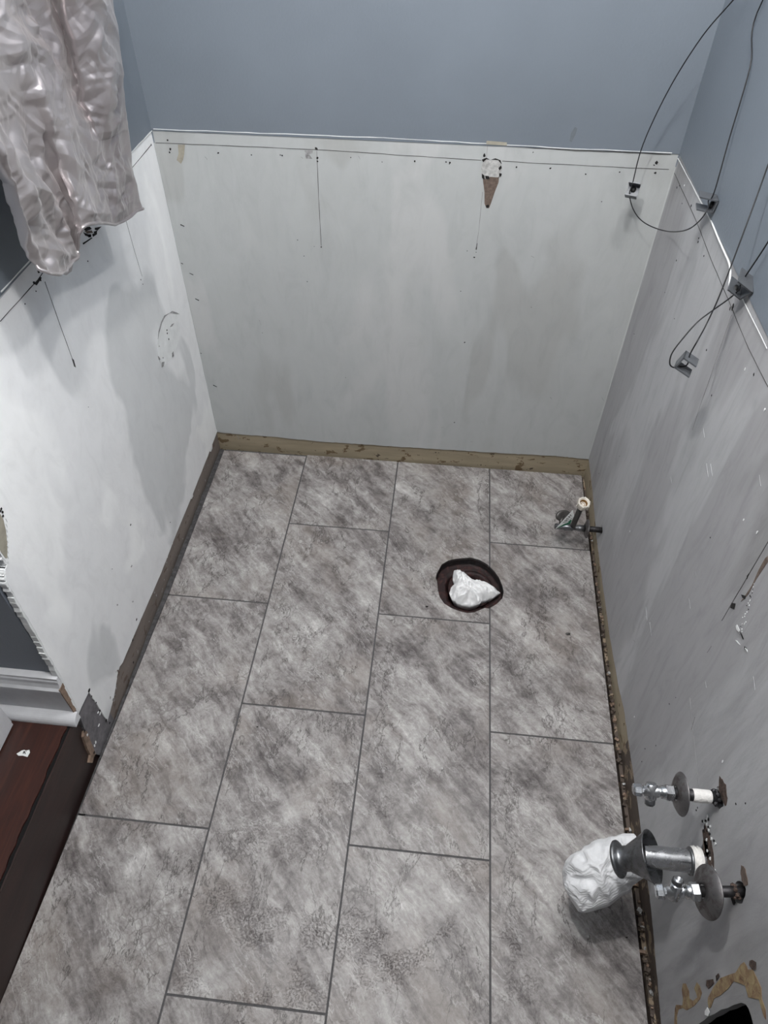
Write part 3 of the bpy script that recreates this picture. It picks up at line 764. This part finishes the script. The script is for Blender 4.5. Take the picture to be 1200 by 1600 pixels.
def blob(outline, zf, cx, cy, nr=44, sub=8, wr=.006, freq=28, seed=0, mat=M_RAG, name='rag', bottom=-.02):
    """crumpled cloth heap bounded by an outline; zf(x,y,t) gives its mean height"""
    O = [];
    m_ = len(outline)
    for i in range(m_):
        a = Vector(outline[i]); b = Vector(outline[(i+1) % m_])
        for j in range(sub): O.append(a.lerp(b, j/sub))
    bm = bmesh.new(); C = Vector((cx, cy)); rings = []
    for r in range(1, nr+1):
        t = r/nr; ring = []
        for q in O:
            p = C.lerp(q, t)
            v = Vector((p.x*freq, p.y*freq, seed)); 
            w_ = noise.noise_vector(v*.6)*.9; u = v+w_
            ridge = 1-abs(noise.noise(u))*2.6; r2 = 1-abs(noise.noise(u*2.3+Vector((5, 5, 5))))*2.4
            h = zf(p.x, p.y, t)+wr*(ridge*.8+r2*.4)*(1-.5*t**4)
            ring.append(bm.verts.new((p.x+w_.x*.0010*t, p.y+w_.y*.0010*t, h)))
        rings.append(ring)
    c0 = bm.verts.new((cx, cy, zf(cx, cy, 0)+wr)); N = len(O)
    for i in range(N): bm.faces.new([c0, rings[0][i], rings[0][(i+1) % N]]).smooth = True
    for a, b in zip(rings, rings[1:]):
        for i in range(N): bm.faces.new([a[i], a[(i+1) % N], b[(i+1) % N], b[i]]).smooth = True
    low = [bm.verts.new((C.x+(v.co.x-C.x)*.8, C.y+(v.co.y-C.y)*.8, bottom)) for v in rings[-1]]
    for i in range(N): bm.faces.new([rings[-1][i], rings[-1][(i+1) % N], low[(i+1) % N], low[i]]).smooth = True
    bm.faces.new(low)
    return finish(bm, name, mat)
ragpx = [(710,888),(716,887),(722,891),(730,898),(739,905),(750,905.5),(760,908),(772,915),(782.5,924),(772,931),(762,935),(753,938),(751,941),(745,944),(734,946),(722,943),(714,941),(706,935),(702,926),(705,916),(711,909),(708,903),(708,896)]
rago = [tuple(at(2, -.002, *p).xy) for p in ragpx]
rc = at(2, -.002, 735, 925)
def ragz(x, y, t):
    a = (Vector((x, y))-Vector(at(2, 0, 722, 925).xy)).length
    return -.014+.026*max(0, 1-t**3)+.014*math.exp(-(a/.03)**2)
rag = blob(rago, ragz, rc.x, rc.y, wr=.012, freq=38, seed=3, mat=M_RAG, name='rag', bottom=-.045)
tag(rag, 'crumpled white rag stuffed into the toilet drain opening in the floor', 'rag')

# ------------------------------------------------------------------ plumbing on the right wall
def part(bm, name, mat, parent, smooth=None):
    bmesh.ops.remove_doubles(bm, verts=bm.verts, dist=1e-6)
    bmesh.ops.recalc_face_normals(bm, faces=bm.faces)
    me = bpy.data.meshes.new(name); bm.to_mesh(me); bm.free()
    me.materials.append(mat) if not isinstance(mat, list) else [me.materials.append(x) for x in mat]
    o = bpy.data.objects.new(name, me); COL.objects.link(o); o.parent = parent
    o.matrix_parent_inverse = Matrix.Translation(-parent.location)
    return o
def hexprof(M, r, h0, h1, bm):
    c = (h1-h0)*.12; lathe(bm, M, [(0, h0), (r*.9, h0), (r, h0+c), (r, h1-c), (r*.9, h1), (0, h1)], 6)
def stop_valve(name, wallpt, tip, out_dir, disc_off, label, pipe_r, tape=False, tilt=(0, 0, 0), disc_r=.034):
    w0 = Vector(wallpt); ax = (Vector(tip)-w0).normalized(); Ln = (Vector(tip)-w0).length
    r = empty(name, w0, label, 'valve', None)
    M = axframe(w0, ax)
    bm = bmesh.new(); lathe(bm, M, [(0, -.03), (pipe_r, -.03), (pipe_r, disc_off+.012), (0, disc_off+.012)], 24)
    pipe = part(bm, 'supply_pipe', M_PIPEDARK, r)
    if tape:
        bm = bmesh.new(); lathe(bm, M, [(pipe_r+.0002, .014), (pipe_r+.0012, .017), (pipe_r+.0012, .040), (pipe_r+.0002, .043)], 24, sx=1, sy=1)
        s = part(bm, 'white_label_band', M_SEALTAPE, pipe)
    bm = bmesh.new()
    for i in range(9):
        a = i*.8; c = M @ Vector((pipe_r*1.05*math.cos(a), pipe_r*1.05*math.sin(a), .002+random.uniform(0, .006))); s_ = random.uniform(.003, .0055)
        bmesh.ops.create_icosphere(bm, subdivisions=1, radius=s_, matrix=Matrix.Translation(c) @ Matrix.Rotation(random.random()*3, 4, 'X'))
    part(bm, 'crust', M_RUST if not tape else M_PIPEDARK, pipe)
    # escutcheon disc: shallow dished ring, loose on the pipe
    dM = axframe(w0+ax*disc_off, (ax+Vector(tilt)).normalized()); bm = bmesh.new()
    R_ = disc_r
    lathe(bm, dM, [(pipe_r+.0015, .005), (R_*.45, .0045), (R_*.75, .002), (R_*.97, -.003), (R_, -.0045), (R_*.985, -.005), (R_*.74, .0006), (R_*.45, .003), (pipe_r+.0015, .0035)], 48, closed=True)
    part(bm, 'escutcheon', M_DISC, r)
    # compression nut, body, outlet, stem and oval handle
    d0 = disc_off+.008
    bm = bmesh.new(); hexprof(M, .0135, d0, d0+.013, bm); lathe(bm, M, [(.0105, d0+.012), (.0105, d0+.020), (.0085, d0+.021), (.0085, d0+.027)], 24)
    part(bm, 'compression_nut', M_CHROME, r)
    b0 = d0+.036; bc = w0+ax*b0
    od = Vector(out_dir).normalized()
    bm = bmesh.new(); Mb = axframe(bc, od, ax)
    lathe(bm, Mb, [(0, -.0125), (.008, -.0125), (.0098, -.0105), (.0098, .0125), (.0085, .0135), (.0065, .014), (.0065, .0235), (.0042, .0235), (.0042, .014), (0, .014)], 28)
    lathe(bm, M, [(.0095, b0-.012), (.0095, b0+.012), (0, b0+.012)], 24)
    body = part(bm, 'valve_body', M_CHROME, r)
    bm = bmesh.new(); Mo = axframe(bc+od*.014, od, ax); lathe(bm, Mo, [(.0078, .0), (.0084, .001), (.0078, .002), (.0084, .003), (.0078, .004), (.0084, .005), (.0078, .006), (.0080, .0075), (.0050, .0082), (.0048, .001)], 24)
    part(bm, 'threaded_outlet', M_DCHROME, body)
    bm = bmesh.new(); h0 = b0+.013; hl = Ln-h0
    lathe(bm, M, [(0, h0-.003), (.0065, h0-.003), (.0065, h0+.002), (.0105, h0+.0025), (.0112, h0+.004), (.0105, h0+hl*.85), (.0085, h0+hl), (0, h0+hl)], 8, sx=1.0, sy=.78)
    part(bm, 'handle', M_CHROME, r)
    return r
y1 = -1.247
stop_valve('shutoff_valve', (XR, y1, .481), at(1, y1, 989, 1233), (0, -.75, -.66), .065,
           'chrome shutoff valve with white band on its pipe, behind the taped drain pipe', .0095, True, (0, -.02, .03), .0345)
p2 = (XR, -1.384, .476)
stop_valve('shutoff_valve', p2, at(2, .458, 1024, 1393), (.12, .55, .8), .048,
           'chrome shutoff valve with tilted round escutcheon, nearest the square wall hole', .008, False, (0, 0, .36), .038)

# drain stub with bell escutcheon
dw = Vector((XR, -1.311, .366))
dr = empty('drain_pipe', dw, 'short chrome drain stub with a flared escutcheon between two shutoff valves', 'pipe')
end = at(1, -1.305, 1000, 1346)
ax = Vector((-1, .02, -.06)).normalized()
M = axframe(dw, ax)
bm = bmesh.new()
ba = Vector((.80, -.04, .60)).normalized()
neck = dw+ax*.083-ba*.0545
pathp = [dw+ax*t for t in (-.03, 0, .03, .06, .085, .098)]
tube(bm, spline(pathp, 6), .0185, 32)
part(bm, 'chrome_tube', M_CHROME, dr)
bm = bmesh.new(); prof = []
for i, t_ in enumerate([i/14 for i in range(15)]): prof.append((.0225+.0022*math.sin(i*2.2)+.001*math.sin(i*5.), .004+.016*t_))
lathe(bm, M, [(.019, .003)]+prof+[(.019, .021)], 36)
part(bm, 'thread_tape_wrap', M_SEALTAPE, dr)
bm = bmesh.new(); lathe(bm, M, [(.0195, .019), (.0225, .020), (.0225, .0235), (.0188, .025)], 36); part(bm, 'slip_collar', M_DCHROME, dr)
BM = axframe(neck, ba)
bm = bmesh.new()
lathe(bm, BM, [(.0275, -.008), (.030, -.006), (.0305, -.003), (.028, .0), (.0225, .001), (.0205, .006), (.0205, .014), (.024, .020), (.031, .034), (.0385, .0475), (.0425, .053), (.0435, .054), (.0435, .0555), (.042, .0555), (.037, .0485), (.0295, .035), (.0225, .021), (.0192, .014), (.0192, -.002), (.0235, -.008)], 56, closed=True)
part(bm, 'bell_escutcheon', M_DCHROME, dr)

# paper towel stuffed over the pipe end: closed crumpled bag, shaped from its silhouette
sil = [(884,1346),(892,1338),(906,1329),(918,1320),(932,1313),(948,1309),(962,1305),(975,1303),(990,1303),(1000,1312),(1006,1330),(1008,1350),(1005,1372),(996,1378),(987,1384),(984,1394),(972,1402),(955,1414),(930,1422),(913,1426),(904,1424),(897,1414),(889,1402),(882,1388),(880,1372),(879,1358)]
cc = at(1, -1.285, 938, 1364); vd = (cc-CAM).normalized()
def onplane(px, py):
    d = FW + RT*((px-600)/FPX) - UP*((py-800)/FPX); return CAM + d*((cc-CAM).dot(vd)/d.dot(vd))
S3 = [onplane(*p) for p in sil]; ex = RT; ey = vd.cross(ex).normalized()*-1
N = 120; Sf = []
tot = len(S3)
for i in range(N):
    f = i/N*tot; k = int(f); Sf.append(S3[k % tot].lerp(S3[(k+1) % tot], f-k)-cc)
bm = bmesh.new(); NR = 44; rings = []
def bagp(off, ph, i):
    """ph 0..pi from the front to the back of the bag"""
    s = math.sin(ph) if 0 < ph < math.pi else 0; p = cc + off*s + vd*(-math.cos(ph))*.050
    q = (p-cc)*30
    wv = noise.noise_vector(q*.5)*1.2; u = q+wv
    d = (1-abs(noise.noise(u*.75+Vector((2, 1, 7))))*3)*.0062+(1-abs(noise.noise(u*1.7))*2.4)*.0045+(1-abs(noise.noise(u*4)))*.0012
    nrm = (off.normalized()*s+vd*(-math.cos(ph))).normalized() if off.length else -vd
    k = 1 if s > .9 else 1
    return p+nrm*(d-.006)*(1-.6*s**6)
top = bm.verts.new(bagp(Vector((1e-5, 0, 0)), .0001, 0)); bot_ = bm.verts.new(bagp(Vector((1e-5, 0, 0)), math.pi-.0001, 0))
for r in range(1, NR):
    ph = math.pi*r/NR; rings.append([bm.verts.new(bagp(o, ph, i)) for i, o in enumerate(Sf)])
for i in range(N):
    j = (i+1) % N
    bm.faces.new([top, rings[0][i], rings[0][j]]).smooth = True; bm.faces.new([bot_, rings[-1][j], rings[-1][i]]).smooth = True
for a, b in zip(rings, rings[1:]):
    for i in range(N): bm.faces.new([a[i], b[i], b[(i+1) % N], a[(i+1) % N]]).smooth = True
bag = finish(bm, 'paper_towel', M_TOWEL)
tag(bag, 'white embossed paper towel wadded over the open end of the drain stub', 'paper towel')

# toilet supply valve low on the wall
w4 = Vector((XR, -.326, .098))
tv = empty('toilet_supply_valve', w4, 'small toilet supply valve with oval handle, paper tag and ivory nut', 'valve')
ax = Vector((-1, 0, .0)); M = axframe(w4, ax)
bm = bmesh.new(); lathe(bm, M, [(0, -.03), (.0085, -.03), (.0085, .055), (0, .055)], 20); part(bm, 'supply_pipe', M_PIPEDARK, tv)
bm = bmesh.new(); lathe(bm, axframe(w4+ax*.045, (-1, 0, .03)), [(.009, .004), (.018, .003), (.0275, -.002), (.028, -.004), (.018, .001), (.009, .002)], 40, closed=True); part(bm, 'escutcheon', M_DISC, tv)
bm = bmesh.new(); lathe(bm, M, [(0, .048), (.010, .05), (.010, .068), (.008, .070), (.008, .082), (.0105, .084), (.0105, .108), (.0085, .110), (.0085, .135), (0, .136)], 20)
body = part(bm, 'valve_body', M_DCHROME, tv)
bm = bmesh.new(); 
hc = at(1, -.30, 880, 806); Mh = axframe(hc, (.15, -.55, .62))
lathe(bm, Mh, [(0, -.003), (.021, -.003), (.0235, .0), (.0235, .004), (.021, .007), (.014, .006), (0, .004)], 40, sx=1.0, sy=.72)
tube(bm, [w4+ax*.118, w4+ax*.118+Vector((0, .012, .012)), hc], .006, 12)
part(bm, 'oval_handle', M_HANDLE, tv)
hb = w4+ax*.085
nt = at(1, -.335, 911, 785)
dirn = (nt-(hb+Vector((0, 0, .008)))).normalized()
bm = bmesh.new(); tube(bm, [hb, hb+dirn*.03, nt-dirn*.016], .0078, 16); part(bm, 'hose_ferrule', M_HANDLE, tv)
bm = bmesh.new(); Mn = axframe(nt-dirn*.020, dirn+Vector((.05, -.25, .1)))
lathe(bm, Mn, [(.009, 0), (.0135, .003), (.0155, .012), (.0165, .026), (.0165, .029), (.0125, .029), (.0118, .016), (0, .015)], 28)
for i in range(6):
    a = i*math.pi/3; c = Mn @ Vector((.0165*math.cos(a), .0165*math.sin(a), .019))
    box(bm, (-.0018, -.0018, -.009), (.0018, .0018, .009), 0, Matrix.Translation(c) @ Mn.to_3x3().to_4x4() @ Matrix.Rotation(a, 4, 'Z'))
nut = part(bm, 'ivory_nut', M_NUT, tv)
bm = bmesh.new(); lathe(bm, Mn, [(.0105, .024), (.0105, .0155), (.0045, .0155), (.0045, .004), (.0068, .004), (.0095, .024)], 24, closed=True); part(bm, 'brass_washer', M_BRASS, nut)
# folded paper tag
def onq(x, y, d=-.352): return at(1, d, x, y)
tp = [onq(895,797), onq(868,826), onq(891,818), onq(897,806)]
nn = (tp[1]-tp[0]).cross(tp[3]-tp[0]).normalized()
bm = bmesh.new()
if nn.dot(CAM-tp[0]) < 0: nn = -nn
f_ = [bm.verts.new(p+nn*.0004) for p in tp]; b_ = [bm.verts.new(p-nn*.0004) for p in tp]
bm.faces.new(f_); bm.faces.new(b_[::-1])
for i in range(4): bm.faces.new([f_[i], b_[i], b_[(i+1) % 4], f_[(i+1) % 4]])
tg = part(bm, 'paper_tag', M_TAGW, tv)
def tq(s, t): return (tp[0].lerp(tp[1], s)).lerp(tp[3].lerp(tp[2], s), t)
bm = bmesh.new()
def tri(a, mi=0):
    v = [bm.verts.new(tq(*q)+nn*.0009) for q in a]; f = bm.faces.new(v); f.material_index = mi
tri([(.98, 0.02), (.80, .45), (.72, .98), (1, 1)]); tri([(.55, .98), (.50, .80), (.72, .66), (.78, .98)])
# dark lettering strokes of the tag
for s0 in (.18, .30, .42, .54, .64): tri([(s0, .15), (s0+.035, .15), (s0+.035, .55), (s0, .5)], 1)
for s0 in (.24, .48): tri([(s0, .28), (s0+.08, .28), (s0+.08, .36), (s0, .36)], 1)
for s0 in (.36, .47, .58): tri([(s0, .68), (s0+.03, .68), (s0+.04, .92), (s0, .9)], 1)
part(bm, 'tag_print', [M_GREEN, M_HANDLE], tg)

# ------------------------------------------------------------------ hanging cables with U-shaped clips
def clip(parent, c, M3, size=(.030, .026, .026), rubber=None):
    """U channel: web plus two jaws. local x = along web width, y = jaw depth, z = jaw spacing"""
    M = Matrix.Translation(c) @ M3.to_4x4(); w_, d_, h_ = size; t_ = .0026; bm = bmesh.new()
    box(bm, (-w_/2, -d_/2, -h_/2), (w_/2, -d_/2+t_, h_/2), 0, M)
    box(bm, (-w_/2, -d_/2, h_/2-t_), (w_/2, d_/2, h_/2), 0, M)
    box(bm, (-w_/2, -d_/2, -h_/2), (w_/2, d_/2*.75, -h_/2+t_), 0, M)
    bmesh.ops.recalc_face_normals(bm, faces=bm.faces)
    o = part(bm, 'clip', M_CLIP, parent)
    if rubber:
        bm = bmesh.new(); p, a = rubber
        lathe(bm, axframe(M @ Vector(p), M3 @ Vector(a)), [(0, -.004), (.006, -.004), (.0068, 0), (.006, .004), (0, .005)], 24)
        part(bm, 'rubber_grommet', M_RUBBER, o)
    return o
def basis(x, y):
    x = Vector(x).normalized(); y = (Vector(y)-x*Vector(y).dot(x)).normalized(); z = x.cross(y)
    return Matrix((x, y, z)).transposed()
def ray(px, py, x): return at(0, x, px, py)
c1 = at(1, -.055, 988.5, 297); c2 = at(0, XR-.020, 1103, 316)
g1 = 'hanging wire cables with clips'
r1 = empty('hanging_cable', c1, 'black wire cable looping in front of the back corner, two grey clips on it', 'cable', g1)
top1 = at(0, .905, 1175, -40)
bm = bmesh.new()
pts = [Vector((XR-.002, -.32, 1.55)), at(1, -.17, 1175, -34), at(1, -.14, 1143, 3), at(1, -.10, 1095, 60), at(1, -.075, 1045, 140), at(1, -.06, 1005, 225), c1+Vector((-.004, 0, .014)), c1+Vector((-.004, 0, -.012)),
       at(1, -.065, 992, 332), at(1, -.075, 1010, 350), at(1, -.10, 1040, 361), at(0, .875, 1070, 360), at(0, .89, 1092, 346), at(0, .90, 1106, 326), c2+Vector((.003, -.002, .004)), at(0, .913, 1116, 300), at(0, .917, 1140, 215), at(0, .922, 1172, 105), at(0, .924, 1192, 0), Vector((XR-.002, -.46, 1.62))]
tube(bm, spline(pts, 8), .0012, 8); part(bm, 'wire', M_CABLE, r1)
clip(r1, c1, basis((.75, -.25, .0), (.3, -1, .55)), (.026, .030, .030), ((.0, -.013, -.004), (0, 1, 0)))
clip(r1, c2, basis((.12, 1, .05), (-1, .1, .12)), (.026, .036, .026), ((.004, -.014, -.004), (0, 1, 0)))
c3 = at(1, -.70, 1074, 569); c4 = at(0, XR-.018, 1158, 444)
r2 = empty('hanging_cable', c3, 'black wire cable looping down the right wall nearer the camera, two grey clips on it', 'cable', g1)
bm = bmesh.new()
pts = [at(0, .918, 1290, 0), at(0, .902, 1200, 258), at(0, .885, 1160, 368), at(0, .87, 1125, 460), at(0, .86, 1103, 508), at(1, -.70, 1090, 532), at(1, -.70, 1078, 554), c3+Vector((0, 0, -.001)),
       at(1, -.70, 1062, 573), at(1, -.70, 1052, 574), at(1, -.70, 1046.5, 568), at(1, -.695, 1050, 552), at(1, -.685, 1066, 530), at(1, -.67, 1090, 503), at(1, -.65, 1115, 484), at(0, .903, 1140, 466), at(0, .908, 1155, 452), c4+Vector((0, 0, .006)), at(0, .918, 1200, 378), at(0, .928, 1236, 313)]
tube(bm, spline(pts, 8), .0012, 8); part(bm, 'wire', M_CABLE, r2)
clip(r2, c3, basis((.35, .9, -.1), (.85, -.35, -.35)), (.028, .030, .024))
clip(r2, c4, basis((.25, .75, .28), (-.85, .0, .45)), (.030, .034, .026), ((0, -.003, -.014), (0, 0, 1)))

# ------------------------------------------------------------------ satin cloth hanging at upper left
def lerp_poly(P, t):
    L_ = [0]
    for a, b in zip(P, P[1:]): L_.append(L_[-1]+math.hypot(b[0]-a[0], b[1]-a[1]))
    s = t*L_[-1]
    for i in range(len(P)-1):
        if s <= L_[i+1] or i == len(P)-2:
            f = (s-L_[i])/max(1e-9, L_[i+1]-L_[i]); return Vector((P[i][0]+(P[i+1][0]-P[i][0])*f, P[i][1]+(P[i+1][1]-P[i][1])*f))
hem = [(50,395),(55,412),(62,421),(75,427),(92,429),(103,423),(112,412),(119,398),(122,383),(122,366),(127,356),(137,350),(150,348),(165,349),(178,351),(192,345),(205,338),(214,330),(223,326)]
left_e = [(-260,-160),(-200,-60),(-120,90),(-55,190),(0,270),(25,330),(50,395)]
right_e = [(150,-160),(165,-60),(176,0),(188,80),(196,150),(205,215),(212,275),(223,326)]
top_e = [(-260,-160),(-120,-170),(20,-170),(150,-160)]
NU, NV = 330, 380
def depthx(u, v):
    # distance of the cloth from the left wall, with big soft folds
    b = .098+.016*math.sin(u*7.5+v*1.6+.4)+.012*math.sin(u*15-v*2.2+1.)
    b += .018*math.exp(-((u-.28)/.16)**2)*v
    s = .62+.16*v if True else 0
    k = (u-(.70+.16*v-.10*v*v))/.022
    if v < .75: b += (.012*math.exp(-k*k)*-1.4+.010/(1+math.exp(-k*2)))*(1-v/.75)**.4
    return b
bm = bmesh.new(); grid = []
def hsh(i): return (math.sin(i*127.1+311.7)*43758.5453) % 1
for j in range(NV+1):
    v = j/NV; row = []
    for i in range(NU+1):
        u = i/NU
        L0 = lerp_poly(left_e, v); R0 = lerp_poly(right_e, v); T0 = lerp_poly(top_e, u); B0 = lerp_poly(hem, u)
        q = L0.lerp(R0, u)+T0.lerp(B0, v)-(Vector(left_e[0]).lerp(Vector(right_e[0]), u).lerp(Vector(left_e[-1]).lerp(Vector(right_e[-1]), u), v))
        x = XL+depthx(u, v)
        p = at(0, x, q.x, q.y)
        # crumple: cellular creases warped by noise
        c = Vector((p.y, p.z, 0))
        wv = noise.noise_vector(c*7)*.035; cw = c+wv
        def rdg(v): return abs(noise.noise(v))
        rot = Vector((cw.x*.8+cw.y*.6, -cw.x*.6+cw.y*.8, 0))
        wv2 = noise.noise_vector(c*24)*.010; c2 = c+wv2
        r2_ = Vector((c2.x*.5-c2.y*.86, c2.x*.86+c2.y*.5, 0))
        disp = -.026*rdg(Vector((rot.x*9, rot.y*5, 1)))+.010*rdg(Vector((r2_.x*19, r2_.y*10, 3)))+.006
        for k_, (th_, f_, a_) in enumerate(((.35, 11, .0075), (1.25, 17, .0050), (2.2, 21, .0042), (.8, 37, .0024), (1.75, 48, .0019), (2.7, 60, .0014))):
            x_ = (c2.x*math.cos(th_)+c2.y*math.sin(th_))*f_+noise.noise(c*(6+3*k_)+Vector((k_*5, 0, k_)))*1.5
            mk_ = noise.noise(c*(9+5*k_)+Vector((0, k_*7, 3)))*2.2+.45
            disp += a_*(abs((x_ % 1)-.5)*2-.5)*max(0, min(1, mk_))
        lobe = 1/(1+math.exp((u-.42)*26))
        if v > .55: disp += (.006*math.sin(u*62+6*noise.noise(c*7)))*min(1, (v-.55)/.2)*(.25+.75*lobe)
        ed_ = min(1, (1-v)/.03)
        p.x += disp*(.3+.7*min(ed_, min(1, u/.05), min(1, (1-u)/.06)))
        row.append(p)
    grid.append(row)
# front layer, rolled hem, back layer
F = [[bm.verts.new(p) for p in row] for row in grid]
Bk = [[bm.verts.new(Vector((p.x-.0016, p.y, p.z))) for p in row] for row in grid]
for j in range(NV):
    for i in range(NU):
        bm.faces.new([F[j][i], F[j+1][i], F[j+1][i+1], F[j][i+1]]).smooth = True
        bm.faces.new([Bk[j][i], Bk[j][i+1], Bk[j+1][i+1], Bk[j+1][i]]).smooth = True
def rim(A, B):
    for a, a2, b, b2 in zip(A, A[1:], B, B[1:]): bm.faces.new([a, a2, b2, b])
rim(F[0], Bk[0]); rim(F[-1][::-1], Bk[-1][::-1]); rim([r[0] for r in F][::-1], [r[0] for r in Bk][::-1]); rim([r[-1] for r in F], [r[-1] for r in Bk])
cloth = empty('satin_cloth', grid[-1][NU//2], 'crumpled silvery satin cloth hanging in front of the left wall, upper left corner', 'cloth')
part(bm, 'fabric', M_SATIN, cloth)
bm = bmesh.new(); hp = [Vector((p.x+.0008, p.y, p.z)) for p in grid[-1][::3]]
tube(bm, hp, .0030, 8); part(bm, 'hem', M_SATIN, cloth)
# second layer glimpsed under the lowest point of the hem
bm = bmesh.new(); o2 = [(60,415),(75,424),(92,426),(104,430),(112,424),(115,410),(117,395),(100,390),(70,395)]
vv = [at(0, XL+.075, *p) for p in o2]; a_ = [bm.verts.new(p) for p in vv]; b2 = [bm.verts.new(p+Vector((-.002, 0, 0))) for p in vv]
bm.faces.new(a_); bm.faces.new(b2[::-1])
for i in range(len(a_)): bm.faces.new([a_[i], b2[i], b2[(i+1) % len(a_)], a_[(i+1) % len(a_)]])
part(bm, 'lining', M_SATIN, cloth)

# ------------------------------------------------------------------ scraps
bm = bmesh.new()
sp = [(26,1178),(31,1175),(34,1173),(38,1172),(41,1173),(46,1172),(47,1176),(43,1183),(36,1181),(29,1181)]
q = [ab('step', *p) for p in sp]
slab(bm, 'step', q, thick=.0006, off=.0011, mi=0)
for k in [[(36,1178),(37.2,1174),(38.2,1174),(37,1178.5)],[(38,1174),(39.4,1174),(40.5,1178.5),(39.2,1178.5)],[(36.8,1176),(40,1176),(40,1176.9),(36.8,1176.9)],[(40.5,1173.5),(42,1174),(41.5,1175),(40.3,1174.4)]]:
    slab(bm, 'step', [ab('step', *p) for p in k], thick=.0004, off=.0016, mi=1)
sc = finish(bm, 'paper_scrap', [M_TAGW, M_HOLE]); tag(sc, 'torn white paper scrap with black print on the wood floor', 'scrap')
def crumb(px, py, r, label, nm='debris_chip', pl='floor', mat=M_HOLE):
    p = at(*PL[pl][:2], px, py); bm = bmesh.new()
    bmesh.ops.create_icosphere(bm, subdivisions=2, radius=r, matrix=Matrix.Translation(p+Vector((0, 0, r*.45))) @ Matrix.Diagonal((1.5, .8, .5, 1)))
    for v in bm.verts: v.co += noise.noise_vector(v.co*300)*r*.3
    o = finish(bm, nm, mat); tag(o, label, 'debris', 'debris on the tiles'); return o
crumb(887, 991, .0048, 'dark crumb on the tile in front of the toilet drain opening, right of it', mat=M_HANDLE)
crumb(667, 948, .0028, 'small dark crumb on the tile left of the drain opening')
crumb(402, 1136, .0018, 'tiny dark speck on the tile in the second column from left')
crumb(979, 1465, .0016, 'tiny black speck on the tile near the paper towel, closest to the dark gap', mat=M_HOLE)
